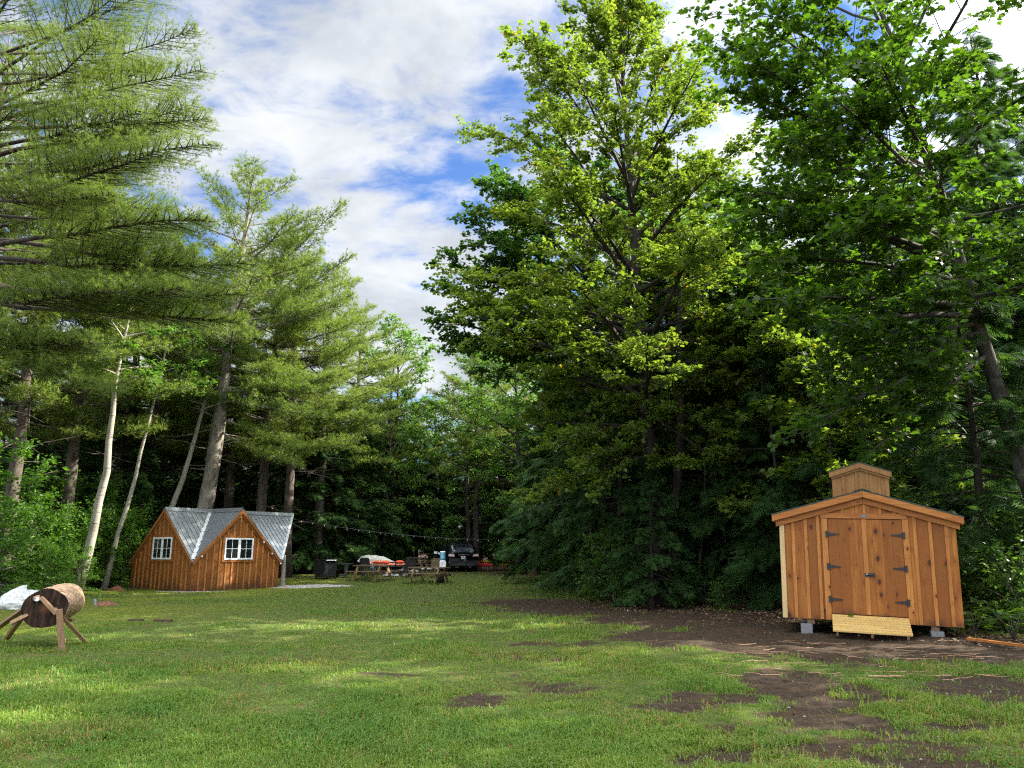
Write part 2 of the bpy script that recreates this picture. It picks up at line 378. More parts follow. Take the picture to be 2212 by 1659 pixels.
# roof: planes cut to shape, 6 cm thick, with standing ribs
rf = MB(); OV = .07; ZT = .10
def rz(kind, x, y): return (HE + SL * (L / 2 - abs((y if kind == 'm' else x) - L / 2))) + ZT
def plane(kind, pts): rf.prism([(x, y, rz(kind, x, y)) for x, y in pts], (0, 0, -.06))
PX = 6.95; h = L / 2
plane('m', [(-OV, -.10), (0, 0), (h, h), (-OV, h)])
plane('m', [(L, 0), (L + .12, -.05), (PX, h), (h, h)])
plane('c', [(0, 0), (-.10, -OV), (h, -OV), (h, h)]); plane('c', [(h, -OV), (L + .10, -OV), (L, 0), (h, h)])
plane('m', [(-OV, h), (h, h), (0, L), (-OV, L + .1)]); plane('m', [(h, h), (PX, h), (L + .12, L + .05), (L, L)])
plane('c', [(h, h), (h, L + OV), (-.1, L + OV), (0, L)]); plane('c', [(h, h), (L, L), (L + .1, L + OV), (h, L + OV)])
def rib(kind, a, b):
    A = (a[0], a[1], rz(kind, *a) + .012); B = (b[0], b[1], rz(kind, *b) + .012); rf.bar(A, B, .034, .034)
x = -OV + .03
while x < PX - .15:
    if x < h - .1: rib('m', (x, h - .02), (x, max(x, -.05) + .08))
    elif x > h + .1: rib('m', (x, h - .02), (x, (L - x if x < L else (x - L - .12) * h / (PX - L - .12)) + .08))
    x += .225
y = -OV + .04
while y < h - .1:
    rib('c', (h - .02, y), (max(y, -.05) + .08, y)); rib('c', (h + .02, y), (L - max(y, -.05) - .08, y)); y += .225
roof = rf.build('roof', M['grey_metal'], cab)
fl = MB()
fl.bar((-.02, -.02, HE + ZT + .03), (h, h, HR + ZT + .03), .17, .02); fl.bar((L + .02, -.02, HE + ZT + .03), (h, h, HR + ZT + .03), .17, .02)
fl.bar((PX, h, HR + ZT + .015), (L + .12, -.05, HE + ZT - .02), .10, .06)
fl.build('valley_flashing', M['flash_metal'], roof)
rc = MB()
for s in (-1, 1):
    rc.prism([(-OV, h, HR + ZT + .055), (h, h, HR + ZT + .055), (h, h + s * .15, HR + ZT - .10), (-OV, h + s * .15, HR + ZT - .10)], (0, 0, -.02))
    rc.prism([(h + .12, h, HR + ZT + .055), (PX, h, HR + ZT + .055), (PX - .1, h + s * .15, HR + ZT - .10), (h + .12, h + s * .15, HR + ZT - .10)], (0, 0, -.02))
    rc.prism([(h, -OV, HR + ZT + .06), (h, h, HR + ZT + .06), (h + s * .15, h, HR + ZT - .095), (h + s * .15, -OV, HR + ZT - .095)], (0, 0, -.02))
rc.build('ridge_cap', M['grey_metal'], roof)
fa = MB()
for mp, in ((fr,), (lf,)):
    for s in (0, 1):
        e = (lambda u: u) if s == 0 else (lambda u: L - u)
        for dd, top, wd in ((-OV - .03, .075, .13), (-.047, -.06, .12)):
            a = -.03 if dd < -.09 else .02
            fa.prism([mp(e(a), dd, HE + SL * a + top), mp(e(h), dd, HR + top), mp(e(h), dd, HR + top - wd * 1.35), mp(e(a), dd, HE + SL * a + top - wd * 1.35)],
                     np.array(mp(0, .028, 0)) - np.array(mp(0, 0, 0)))
fa.build('fascia', M['cabin_trim'], cab)
def window(parent, mp, u0, u1, z0, z1):
    off = lambda d: np.array(mp(0, d, 0)) - np.array(mp(0, 0, 0))
    def rect(mb, a, b, c, d, dep, th): mb.prism([mp(a, dep, c), mp(b, dep, c), mp(b, dep, d), mp(a, dep, d)], off(th))
    tr = MB(); w = .10
    rect(tr, u0 - w, u1 + w, z1 + .002, z1 + w, -.056, .053); rect(tr, u0 - w, u1 + w, z0 - w, z0 - .002, -.056, .053)
    rect(tr, u0 - w, u0 - .002, z0, z1, -.052, .049); rect(tr, u1 + .002, u1 + w, z0, z1, -.052, .049)
    tr.build('window_trim', M['cabin_trim'], parent)
    wn = MB(); g = MB(); cu = MB(); mid = (u0 + u1) / 2; f = .065
    rect(wn, u0, u1, z1 - f, z1, -.075, .07); rect(wn, u0, u1, z0, z0 + f, -.075, .07)
    for a, b in ((u0, u0 + f), (u1 - f, u1), (mid - .06, mid + .06)): rect(wn, a, b, z0 + f, z1 - f, -.073, .068)
    fo = wn.build('window', M['white_paint'], parent)
    mu = MB()
    for a, b in ((u0 + f, mid - .06), (mid + .06, u1 - f)):
        rect(g, a, b, z0 + f, z1 - f, -.048, .006)
        c_ = (a + b) / 2; zc = (z0 + z1) / 2
        rect(mu, c_ - .009, c_ + .009, z0 + f, z1 - f, -.060, .010); rect(mu, a, b, zc - .009, zc + .009, -.0585, .009)
    g.build('pane', M['glass'], fo); mu.build('muntin', M['white_paint'], fo)
    return fo
window(cab, fr, 1.45, 2.90, 1.28, 2.20); window(cab, lf, 1.55, 2.95, 1.30, 2.22)
sl = MB(); sl.box((L - .35, .55, HE + SL * .55 + ZT + .10), (.10, .14, .10)); sl.bar((L - .35, .55, HE + SL * .55 + ZT), (L - .35, .55, HE + SL * .55 + ZT + .08), .02, .02)
sl.build('floodlight', M['black_metal'], cab)
bulb = MB(); bulb.lathe([(.012, .05), (.03, .03), (.035, 0), (.02, -.03), (.005, -.04)], 8)
bm_ = None
for k, (u, z) in enumerate([(L - .5, 1.52), (L + .02, 1.08), (L - 1.0, 2.02), (.35, 1.42)]):
    if bm_ is None: bo = bulb.build('eave_bulb', M['white_paint'], cab); bm_ = bo
    else: bo = bm_.copy(); C.objects.link(bo)
    bo.location = (u, -OV - .03, z)
post = MB(); post.tube([(L + .62, .42, -.1), (L + .61, .40, .6), (L + .56, .38, 1.45)], [.12, .105, .10], 10)
post.build('porch_post', M['birch_bark'], cab)

# ================================================================== SHED
SY = math.atan2(-1.2, 2.98)
shed = thing('shed', 'knotty pine shed with double doors, black strap hinges and a cupola on its roof', 'shed', (7.01, 15.7, .235), 0)
shed.scale = (1.08, 1.0, 1.065)
shed.rotation_euler = (0, R(1.7), SY)
W, D, WH, RH = 2.99, 2.44, 1.855, 2.27; RS = .292
def stop(x): return RH + .02 - RS * abs(x)
bd = MB(); bt = MB()
edges = [-1.495, -1.255, -1.02, -.80, -.58, -.25, .05, .36, .62, .86, 1.12, 1.37, 1.495]
bxs = np.array([-1.46, -1.255, -1.025, -.80, .83, 1.08, 1.335])
xs = [-1.495, -1.24, -1.02, -.80, -.62]
xr = [.62, .83, 1.08, 1.335, 1.495]
for a, b in list(zip(xs[:-1], xs[1:])) + list(zip(xr[:-1], xr[1:])):
    bd.prism([(a + .002, 0, 0), (b - .002, 0, 0), (b - .002, 0, stop(b)), (a + .002, 0, stop(a))], (0, .03, 0))
ux = [-.62, -.36, -.11, .0, .13, .37, .62]
for a, b in zip(ux[:-1], ux[1:]): bd.prism([(a + .002, 0, 1.87), (b - .002, 0, 1.87), (b - .002, 0, stop(b)), (a + .002, 0, stop(a))], (0, .03, 0))
bd.box((0, .015, .06), (1.236, .028, .118))
for yb in np.arange(0.03, D, .25):
    for s in (-1, 1): bd.box((s * (W / 2 - .012), yb + .125, WH / 2), (.024, .245, WH))
bd.prism([(-1.49, D, 0), (1.49, D, 0), (1.49, D, stop(1.49)), (0, D, stop(0)), (-1.49, D, stop(1.49))], (0, .03, 0))
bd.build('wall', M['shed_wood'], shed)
for bx in (-1.245, -1.02, -.80, .83, 1.08, 1.335): bt.prism([(bx - .028, -.022, .01), (bx + .028, -.022, .01), (bx + .028, -.022, stop(bx) - .13), (bx - .028, -.022, stop(bx) - .13)], (0, .020, 0))
for bx in (-.36, -.11, .02, .28, .52): bt.prism([(bx - .025, -.022, 1.975), (bx + .025, -.022, 1.975), (bx + .025, -.022, stop(bx) - .13), (bx - .025, -.022, stop(bx) - .13)], (0, .020, 0))
for s in (-1, 1): bt.box((s * .685, -.013, .94), (.10, .022, 1.87))
bt.build('batten', M['shed_trim'], shed)
hb_ = MB(); hb_.box((-.02, -.019, 1.925), (1.47, .034, .095)); hb_.build('header_board', M['shed_trim_x'], shed)
cb = MB(); cb.box((-1.447, -.013, .92), (.085, .022, 1.84)); cb.build('corner_board', M['pale_wood'], shed)
sk = MB(); sk.box((.0, -.0385, 1.925), (.09, .004, .055)); sk.build('label_plate', M['block'], shed)
for s, nm in ((-1, 'l'), (1, 'r')):
    dmb = MB(); w0 = s * .012; ws = [.012, .13, .30, .46, .625] if s > 0 else [.012, .10, .27, .45, .625]
    for a, b in zip(ws[:-1], ws[1:]):
        dmb.box((s * (a + b) / 2, -.008, .995), (b - a - .002, .026, 1.735))
    do = dmb.build('door', M['shed_wood'], shed)
    for z in (1.58, .98, .38):
        hg = MB(); xh = s * .63
        hg.box((xh + s * .02, -.034, z), (.045, .018, .12))
        hg.prism([(xh, -.027, z + .032), (xh - s * .20, -.027, z + .008), (xh - s * .20, -.027, z - .008), (xh, -.027, z - .032)][::s], (0, -.008, 0))
        hg.tube([(xh, -.036, z - .06), (xh, -.036, z + .06)], .010, 6)
        hg.build('strap_hinge', M['black_metal'], do)
    if s < 0:
        cs = MB(); cs.box((-.005, -.030, 1.0), (.075, .018, 1.73)); cs.build('astragal', M['shed_trim'], do)
    else:
        lk = MB(); lk.box((.05, -.048, .85), (.17, .014, .065)); lk.tube([(.0, -.06, .85), (.10, -.06, .85)], .014, 8); lk.box((.10, -.058, .85), (.02, .02, .05)); lk.build('latch', M['black_metal'], do)
        lk = MB(); lk.box((.0, -.0585, .862), (.03, .008, .022)); lk.build('padlock', M['chrome'], do)
sr = MB(); EX = 1.62; ey = -.16
for s in (-1, 1):
    sr.prism([(0, ey, RH + .145), (s * EX, ey, RH + .145 - RS * EX), (s * EX, ey, RH + .12 - RS * EX), (0, ey, RH + .12)], (0, D + .32, 0))
so_ = sr.build('roof', M['shingle'], shed)
rcap = MB()
for s in (-1, 1): rcap.prism([(0, ey - .012, RH + .165), (s * .14, ey - .012, RH + .165 - RS * .14), (s * .14, ey - .012, RH + .1475 - RS * .14), (0, ey - .012, RH + .1475)], (0, D + .34, 0))
rcap.build('ridge_cap', M['shingle'], so_)
fs = MB()
for s in (-1, 1):
    for dd, a1, z0, wd, th in ((ey + .004, 1.612, .118, .115, .028), (-.058, 1.55, -.002, .11, .034)):
        fs.prism([(s * .002, dd, RH + z0), (s * a1, dd, RH + z0 - RS * a1), (s * a1, dd, RH + z0 - wd - RS * a1), (s * .002, dd, RH + z0 - wd)], (0, th, 0))
    fs.prism([(s * .01, ey + .034, RH + .015), (s * 1.58, ey + .034, RH + .015 - RS * 1.58), (s * 1.58, ey + .034, RH - .01 - RS * 1.58), (s * .01, ey + .034, RH - .01)], (0, .13, 0))
    fs.box((s * 1.585, D / 2 + .02, RH + .04 - RS * 1.585), (.025, D + .2, .12))
fs.build('fascia', M['shed_trim_x'], shed)
cu = MB(); CW, CY, CZ0, CZ1 = .50, .50, 2.05, 2.71
cus = [-.50, -.30, -.05, .14, .35, .50]
cslope = lambda x: CZ1 + .22 - .34 * abs(x)
for a, b in zip(cus[:-1], cus[1:]):
    p = [(a + .002, CY, CZ0), (b - .002, CY, CZ0), (b - .002, CY, cslope(b))] + ([(0, CY, cslope(0))] if a < 0 < b else []) + [(a + .002, CY, cslope(a))]
    cu.prism(p, (0, .025, 0))
for s in (-1, 1): cu.box((s * (CW - .013), CY + .62, (CZ0 + CZ1) / 2), (.024, 1.19, CZ1 - CZ0 - .05))
cu.prism([(-.5, CY + 1.2, CZ0), (.5, CY + 1.2, CZ0), (.5, CY + 1.2, cslope(.5)), (0, CY + 1.2, cslope(0)), (-.5, CY + 1.2, cslope(.5))], (0, .025, 0))
cup = cu.build('cupola', M['cupola_wood'], shed)
ct = MB()
for bx, w_ in ((-.465, .07), (-.30, .045), (-.065, .05), (.12, .05), (.33, .045), (.468, .064)):
    ct.prism([(bx - w_ / 2, CY - .02, CZ0), (bx + w_ / 2, CY - .02, CZ0), (bx + w_ / 2, CY - .02, cslope(bx) - .06), (bx - w_ / 2, CY - .02, cslope(bx) - .06)], (0, .018, 0))
ct.build('batten', M['cupola_wood'], cup)
cr = MB(); cf = MB()
for s in (-1, 1):
    cr.prism([(0, CY - .10, CZ1 + .285), (s * .56, CY - .10, CZ1 + .285 - .34 * .56), (s * .56, CY - .10, CZ1 + .262 - .34 * .56), (0, CY - .10, CZ1 + .262)], (0, 1.42, 0))
    cf.prism([(s * .001, CY - .095, CZ1 + .26), (s * .55, CY - .095, CZ1 + .26 - .34 * .55), (s * .55, CY - .095, CZ1 + .165 - .34 * .55), (s * .001, CY - .095, CZ1 + .165)], (0, .025, 0))
    cf.prism([(s * .001, CY - .052, CZ1 + .20), (s * .515, CY - .052, CZ1 + .20 - .34 * .515), (s * .515, CY - .052, CZ1 + .12 - .34 * .515), (s * .001, CY - .052, CZ1 + .12)], (0, .03, 0))
cr.build('cupola_roof', M['shingle'], cup); cf.build('cupola_fascia', M['cupola_wood'], cup)
jo = MB()
for x in (-1.0, 0, 1.05): jo.box((x, D / 2 + .02, -.045), (.13, D - .1, .085))
jo.build('floor_joist', M['beam_wood'], shed)
first = None
for k, (x, y) in enumerate([(-1.08, .14), (1.07, .14), (-1.08, 2.2), (1.07, 2.2), (0, 1.2)]):
    if first is None:
        b_ = MB(); b_.box((0, 0, 0), (.20, .40, .19)); first = b_.build('foundation_block', M['block'], shed); o = first
    else: o = first.copy(); C.objects.link(o)
    o.location = (x, y, -.185)
ramp = thing('ramp', 'short slatted wooden ramp leading up to the shed doors', 'ramp', (0, 0, 0)); ramp.matrix_world = shed.matrix_basis
rm = MB()
for k in range(7):
    a, b = k / 7 + .014, (k + 1) / 7 - .014
    P = lambda f, dz=0: np.array([0, -.04 - .66 * f, .115 - .235 * f + dz])
    rm.prism([P(a) + [-.63, 0, 0], P(b) + [-.63, 0, 0], P(b) + [.63, 0, 0], P(a) + [.63, 0, 0]], (0, 0, -.028))
rm.build('deck', M['ramp_wood'], ramp)
rl = MB()
for x in (-.56, 0, .56): rl.bar((x, -.06, .03), (x, -.66, -.185), .04, .07)
rl.build('joist', M['beam_wood'], ramp)
# leaf lying on the ramp
MAPLE = [(0, 0), (.18, -.05), (.30, .12), (.50, .2), (.36, .38), (.42, .62), (.20, .55), (0, 1.0)]
def maple_t(fold=.12):
    r_ = [(x, y, fold * x) for x, y in MAPLE]; l_ = [(-x, y, fold * x) for x, y in MAPLE[1:-1]][::-1]
    v = np.array(r_ + l_); n = len(MAPLE)
    return v, [list(range(n)), [0, n - 1] + list(range(n, len(v)))]
lv, lf_ = maple_t(.3); fl_ = MB(); fl_.add(lv * .14, [tuple(f) for f in lf_])
lo = fl_.build('fallen_leaf', M['bush_leaf']); tag(lo, 'green lobed leaf lying on the upper part of the wooden ramp', 'leaf')
lo.matrix_world = shed.matrix_basis @ Matrix.Translation((-.36, -.14, .108)) @ Matrix.Rotation(R(-19), 4, 'X') @ Matrix.Rotation(R(-60), 4, 'Z')

# ================================================================== LOG ON ITS STAND
lg = MB(); a = at(97, 1314, 13.35); b = at(137, 1297, 14.7)
b[2] = a[2] + .03; ax = (b - a) / np.linalg.norm(b - a); sx = np.cross(ax, [0, 0, 1]); sx /= np.linalg.norm(sx); uz = np.cross(sx, ax)
n = 28; rings = []
for k, f in enumerate(np.linspace(0, 1, 9)):
    an = np.arange(n) * 2 * math.pi / n
    rr = .335 * (1 + .05 * np.sin(an * 2 + 1) + .025 * np.sin(5 * an + f * 3)) * (1 + .02 * math.sin(f * 9)) + np.array([RND.uniform(-.006, .006) for _ in range(n)])
    if k == 0: rr = rr * .985
    rings.append(a + ax * (np.linalg.norm(b - a) * f) + rr[:, None] * (np.cos(an)[:, None] * sx + np.sin(an)[:, None] * uz))
vs = np.vstack(rings); f = []
for i in range(8):
    for j in range(n): f.append((i * n + j, i * n + (j + 1) % n, (i + 1) * n + (j + 1) % n, (i + 1) * n + j))
org = a.copy(); lg.add(vs - org, f)
log = thing('log', 'thick sawn log lying across a four-legged wooden stand, dark cut end forward', 'log', org)
m, nt = newmat('peeled_bark'); t = NT(nt); co = t.n('ShaderNodeTexCoord').outputs['Object']
rot = t.n('ShaderNodeMapping', i={0: co, 2: (0, 0, -math.atan2(ax[0], ax[1])), 3: (9, 1.6, 9)}).outputs[0]
g1 = t.noise(rot, 2.0, 7, .65, .5); g2 = t.noise(co, 7, 6, .7)
c = t.mix(t.ramp(g1, .3, .7), (.22, .125, .075), (.56, .38, .24)); c = t.mix(t.ramp(g2, .55, .7, 0, .75), c, (.07, .035, .02))
t.out(t.bsdf(c, .85, 0, g1, .8, .2, .04)); M['peeled_bark'] = m
lg.build('bark', M['peeled_bark'], log, True)
m, nt = newmat('cut_end'); t = NT(nt); co = t.n('ShaderNodeTexCoord').outputs['Object']
ln = t.n('ShaderNodeVectorMath', operation='LENGTH', i={0: co}).outputs['Value']
g1 = t.noise(t.mapv(co, (9, 9, 1.6)), 2, 6, .65); rg_ = t.noise(t.n('ShaderNodeCombineXYZ', i={0: ln}).outputs[0], 24, 2)
c = t.mix(t.ramp(g1, .42, .75), (.014, .008, .006), (.085, .046, .028)); c = t.mix(t.ramp(rg_, .5, .7, 0, .5), c, (.05, .024, .015))
c = t.mix(t.ramp(t.math('ADD', ln, t.math('MULTIPLY', g1, .1)), .18, .05, 0, .8), c, (.17, .075, .04))
t.out(t.bsdf(c, .85, 0, g1, .4, .2)); M['cut_end'] = m
for rg, s in ((rings[0], 1), (rings[-1], -1)):
    ed = MB(); ed.add(rg - org, [tuple(range(n))[::s]]); ed.build('cut_end', M['cut_end'], log)
stand = thing('log_stand', 'splayed two-by-four stand carrying the thick log', 'stand', G(136, 1407))
so2 = np.array(stand.location)
def zp(x, y): return (x / 4.74) * 2212 / 3840, (2150 + y / 4.74) * 2212 / 3840
def beam(nm, p0, Y0, p1, Y1, w=.09, d=.042, up=(0, -1, .1), foot=False):
    A = at(*zp(*p0), Y0); B = at(*zp(*p1), Y1)
    if foot: B = G(*zp(*p1)); B[2] -= .03
    q_ = MB(); q_.bar((0, 0, 0), B - A, w, d, up); o = q_.build(nm, M['beam_wood'], stand); o.location = A - so2
    return o
beam('leg', (1052, 640), 13.12, (1112, 1385), 13.2, .095, .045, (.4, -1, 0), True)
beam('brace', (735, 430), 13.27, (1010, 725), 13.27, .05, .09, (0, -1, .2))
beam('leg', (985, 650), 13.32, (1590, 1262), 14.0, .05, .09, (.3, -1, .2), True)
beam('leg', (470, 600), 13.33, (-330, 1150), 13.6, .05, .09, (0, -1, .3), True)
beam('leg', (655, 420), 13.25, (105, 1150), 15.0, .05, .09, (.3, -1, .2), True)
beam('crossbar', (500, 735), 13.29, (195, 885), 13.2, .06, .05, (0, -1, .3))
beam('crossbar', (1130, 840), 14.6, (1320, 835), 14.55, .09, .05, (0, 0, 1))
pp = MB(); A = at(*zp(660, 465), 13.24)
pp.prism([(-.055, 0, .01), (-.01, 0, .045), (.055, 0, .02), (.04, 0, -.01), (.0, 0, -.03), (-.05, 0, -.012)], (0, -.004, 0))
o = pp.build('paper_scrap', M['paper']); o.location = A; tag(o, 'white torn scrap of paper stuck on the dark log end', 'paper')
# tarp-covered pile
tp = MB(); ctr = G(38, 1315); nu, nv = 64, 30; I, J = np.meshgrid(np.arange(nv + 1), np.arange(nu), indexing='ij'); fz = I / nv; an = 2 * math.pi * J / nu
ca, sa = np.cos(an), np.sin(an)
lump = fbm(1.5 * ca + 5, 1.5 * sa + fz * 2.0, 4, 3) - .5
crease = 1 - np.abs(2 * fbm(2.6 * ca + 11 + lump * 1.5, 2.6 * sa + fz * 3.2, 8, 3) - 1) * 2.2
crease2 = 1 - np.abs(2 * fbm(6 * ca + 3, 6 * sa + fz * 5 + lump * 2, 15, 3) - 1) * 2.2
rr = (1 - fz ** 2.6) ** .55 * (1 + .55 * lump + .11 * crease + .05 * crease2)
zz = .62 * fz * (1 + .55 * lump * 1.2 + .14 * np.cos(an + 2.6)) + .035 * crease * (1 - fz) + .02 * crease2 * (1 - fz)
vs = np.stack([.54 * rr * ca, .7 * rr * sa, zz * .82], -1).reshape(-1, 3)
f = [(i * nu + j, i * nu + (j + 1) % nu, (i + 1) * nu + (j + 1) % nu, (i + 1) * nu + j) for i in range(nv) for j in range(nu)]
tp.add(vs, f); o = tp.build('tarp', M['tarp'], None, True); o.location = (ctr[0], ctr[1] + .3, ctr[2] - .02)
tag(o, 'crumpled silver-white tarp draped over a pile behind the log', 'tarp')
dr = MB(); dr.bar((0, 0, .02), (1.9, .1, .05), .10, .05)
o = dr.build('wood_plank', M['old_wood']); o.location = G(105, 1271) ; tag(o, 'dark plank lying on the ground behind the log', 'plank')
# vent pipe, soil heap, timbers in the grass
pv = MB(); pv.tube([(0, 0, -.05), (-.035, 0, .2)], .055, 12, False); pv.tube([(-.035, 0, .2), (-.035, 0, .205)], .058, 12)
o = pv.build('vent_pipe', M['grey_metal'], None, True); o.location = G(207, 1309); tag(o, 'short grey vent pipe standing slanted in the moss', 'pipe')
def heap(nm, loc, r, hh, mat, label, cat, seed):
    rg = np.random.RandomState(seed); mb = MB(); n_ = 16
    vs = [(0, 0, hh)]; f = []
    for k, fz in enumerate((.3, .65, 1.0)):
        for j in range(n_):
            an = 2 * math.pi * j / n_; q_ = r * fz * (1 + .25 * (rg.rand() - .5))
            vs.append((q_ * math.cos(an) * 1.4, q_ * math.sin(an), hh * (1 - fz) * (1 + .5 * (rg.rand() - .5)) - (.05 if k == 2 else 0)))
    for j in range(n_):
        f.append((0, 1 + j, 1 + (j + 1) % n_))
        for k in range(2): f.append((1 + k * n_ + j, 1 + (k + 1) * n_ + j, 1 + (k + 1) * n_ + (j + 1) % n_, 1 + k * n_ + (j + 1) % n_))
    mb.add(vs, f); o = mb.build(nm, mat, None, True); o.location = [float(q) for q in loc]; tag(o, label, cat); return o
M['red_soil'] = simple('red_soil', (.16, .06, .03), .95, 0, .5, 14)
heap('soil_mound', G(228, 1308), .38, .14, M['red_soil'], 'small reddish soil heap beside the grey vent pipe', 'soil mound', 3)
heap('soil_mound', G(252, 1275), .28, .20, M['red_soil'], 'dark red earth lump near the cabin corner', 'soil mound', 5)
for k, (x0, x1, yd, lab) in enumerate(((279, 308, 1342, 'shorter dark edging timber sunk in the lawn before the cabin'), (331, 372, 1343, 'longer dark edging timber sunk in the lawn before the cabin'))):
    A = G(x0, yd); B = G(x1, yd); q_ = MB(); q_.bar((0, 0, .01), B - A + np.array([0, 0, .01]), .10, .08)
    o = q_.build('edging_timber', M['stump_bark']); o.location = A; tag(o, lab, 'timber', 'timbers sunk in the lawn')
A = G(2093, 1386); B = G(2260, 1408); q_ = MB(); q_.bar((0, 0, .05), B - A + np.array([0, 0, .05]), .085, .04)
o = q_.build('loose_board', M['shed_trim_x']); o.location = A; tag(o, 'long bright orange board lying on the ground right of the shed', 'board')

# ================================================================== PICNIC AREA
def c3(x, y): return (1100 + x / 2.765) * .57604, (1980 + y / 2.765) * .57604
def onground(x, Y): xd = c3(x, 0)[0]; xx = X(xd, Y); return np.array([xx, Y, h1(xx, Y)])
def picnic_table(label, loc, rz):
    tb = thing('picnic_table', label, 'picnic table', loc, rz, 'wooden picnic tables')
    tp_ = MB()
    for k in range(5): tp_.box((0, -.30 + k * .15, .73), (2.0, .14, .05))
    tp_.build('tabletop', M['table_wood'], tb)
    for s in (-1, 1):
        bn = MB(); bn.box((0, s * .66, .45), (2.0, .13, .038)); bn.box((0, s * .80, .45), (2.0, .13, .038)); bn.build('bench', M['table_wood'], tb)
    for sx_ in (-.68, .68):
        for s in (-1, 1):
            l_ = MB(); l_.bar((sx_, s * .70, -.02), (sx_, s * .26, .716), .06, .14, (0, 1, 0)); l_.build('leg', M['table_leg'], tb)
        b_ = MB(); b_.bar((sx_ + (.045 if sx_ > 0 else -.045), -.88, .38), (sx_ + (.045 if sx_ > 0 else -.045), .88, .38), .04, .10); b_.build('bench_support', M['table_wood'], tb)
        b_ = MB(); b_.bar((sx_ * .93, 0, .39), (sx_ * .25, 0, .70), .04, .085); b_.build('brace', M['table_wood'], tb)
    return tb
t1 = picnic_table('weathered picnic table in front of the orange cushions', onground(830, 40.0), R(-27))
t2 = picnic_table('weathered picnic table carrying the blue water bottle', onground(1415, 38.9), R(-22))
t3 = picnic_table('grey picnic table seen end-on in the shade beyond the others', onground(1275, 50.5), R(82))
# barrel
p = onground(152, 45.8); bl = thing('barrel', 'dark old wooden barrel with a round board top', 'barrel', p)
mb = MB(); mb.lathe([(.27, 0), (.33, .18), (.355, .42), (.34, .62), (.29, .84)], 20); mb.build('staves', M['old_wood'], bl, True)
for z, r_ in ((.1, .312), (.26, .348), (.58, .349), (.76, .316)):
    mb = MB(); mb.lathe([(r_, z - .02), (r_ + .012, z - .018), (r_ + .012, z + .018), (r_, z + .02)], 20); mb.build('hoop', M['black_metal'], bl, True)
mb = MB(); mb.lathe([(.40, .845), (.41, .85), (.41, .88), (.40, .885)], 20); mb.build('board_top', M['table_wood'], bl)
pot = thing('flowerpot', 'small reddish pot standing on the barrel top', 'pot', p + np.array([.05, 0, .886]))
mb = MB(); mb.lathe([(.045, 0), (.065, .10), (.07, .10), (.07, .13), (.055, .13)], 12); mb.build('pot', M['red_soil'], pot, True)
mb = MB(); mb.lathe([(.05, .131), (.03, .16), (.01, .17)], 8); mb.build('soil', M['stump_bark'], pot)
# grill cabinet
p = onground(347, 40.6); gc_ = thing('grill_cabinet', 'black slatted outdoor serving cabinet with a pale shelf edge', 'cabinet', p, R(52))
mb = MB(); mb.box((0, 0, .40), (.70, .70, .62))
for s in (-1, 1):
    for k in range(7):
        mb.box((s * .354, -.27 + k * .09, .40), (.012, .075, .56)); mb.box((-.27 + k * .09, s * .354, .40), (.075, .012, .56))
mb.build('body', M['dark_plastic'], gc_)
mb = MB(); mb.box((0, 0, .965), (.82, .82, .035)); mb.build('top', M['dark_plastic'], gc_)
for sx_ in (-1, 1):
    for sy_ in (-1, 1):
        mb = MB(); mb.box((sx_ * .34, sy_ * .34, .475), (.06, .06, .945)); mb.build('corner_post', M['dark_plastic'], gc_)
mb = MB(); mb.box((0, -.405, .925), (.62, .02, .05)); mb.build('shelf_edge', M['white_paint'], gc_)
mb = MB(); mb.box((.05, -.2, .77), (.08, .08, .11)); mb.box((-.12, -.15, .74), (.12, .1, .05)); mb.build('utensil', M['grey_metal'], gc_)
# black side table
p = onground(512, 41.8); st = thing('side_table', 'black side table with thick legs beside the serving cabinet', 'table', p, R(12))
mb = MB(); mb.box((0, 0, .72), (1.15, .6, .04)); mb.build('tabletop', M['dark_plastic'], st)
for x_ in (-.36, .22):
    mb = MB(); mb.box((x_, 0, .35), (.16, .45, .70)); mb.build('leg', M['dark_plastic'], st)
mb = MB(); mb.box((-.07, 0, .10), (.42, .08, .06)); mb.build('stretcher', M['dark_plastic'], st)
bn = thing('waste_bin', 'black tapered bin standing under the black side table', 'bin', onground(452, 41.4))
mb = MB(); mb.lathe([(.13, 0), (.18, .40), (.19, .40), (.19, .43), (.165, .43), (.12, .03)], 14); mb.build('tub', M['black_metal'], bn, True)
mb = MB(); mb.lathe([(.193, .405), (.2, .41), (.2, .43), (.193, .435)], 14); mb.build('rim', M['black_metal'], bn)
# fabric bundle on a dark frame, with cushions
p = onground(860, 44.3); fb = thing('covered_boat', 'long beige canvas-covered hull lying behind the left picnic table', 'boat', p + np.array([0, 0, .72]), R(-4))
mb = MB(); ns = 15; rs = []
for k in range(ns):
    f = k / (ns - 1); xx = -1.02 + 2.04 * f; hh = .36 * (1 - abs(f - .36) ** 2.0 * 1.9) * min(1, (1 - f) * 5 + .12) * min(1, f * 7 + .3); ww = .36 * min(1, .35 + 3 * min(f, 1 - f))
    rs.append([(xx, ww * math.cos(a_), max(.02, hh) * max(0, math.sin(a_)) + .02 * math.sin(k * 2.1) * math.sin(a_)) for a_ in np.linspace(math.pi, 0, 9)])
mb.add(np.array(rs).reshape(-1, 3), [(i * 9 + j, i * 9 + j + 1, i * 9 + j + 10, i * 9 + j + 9) for i in range(ns - 1) for j in range(8)] + [tuple(range(9)), tuple(range((ns - 1) * 9, ns * 9))[::-1], ])
mb.build('canvas_cover', M['canvas'], fb, True)
mb = MB(); mb.tube([(1.0, -.2, .02), (1.08, -.2, .0), (1.09, -.2, -.12), (1.0, -.2, -.16)], .018, 6); mb.build('grab_loop', M['white_paint'], fb)
tr_ = thing('trestle', 'dark low trestle frame carrying the canvas-covered hull', 'trestle', p, R(-4))
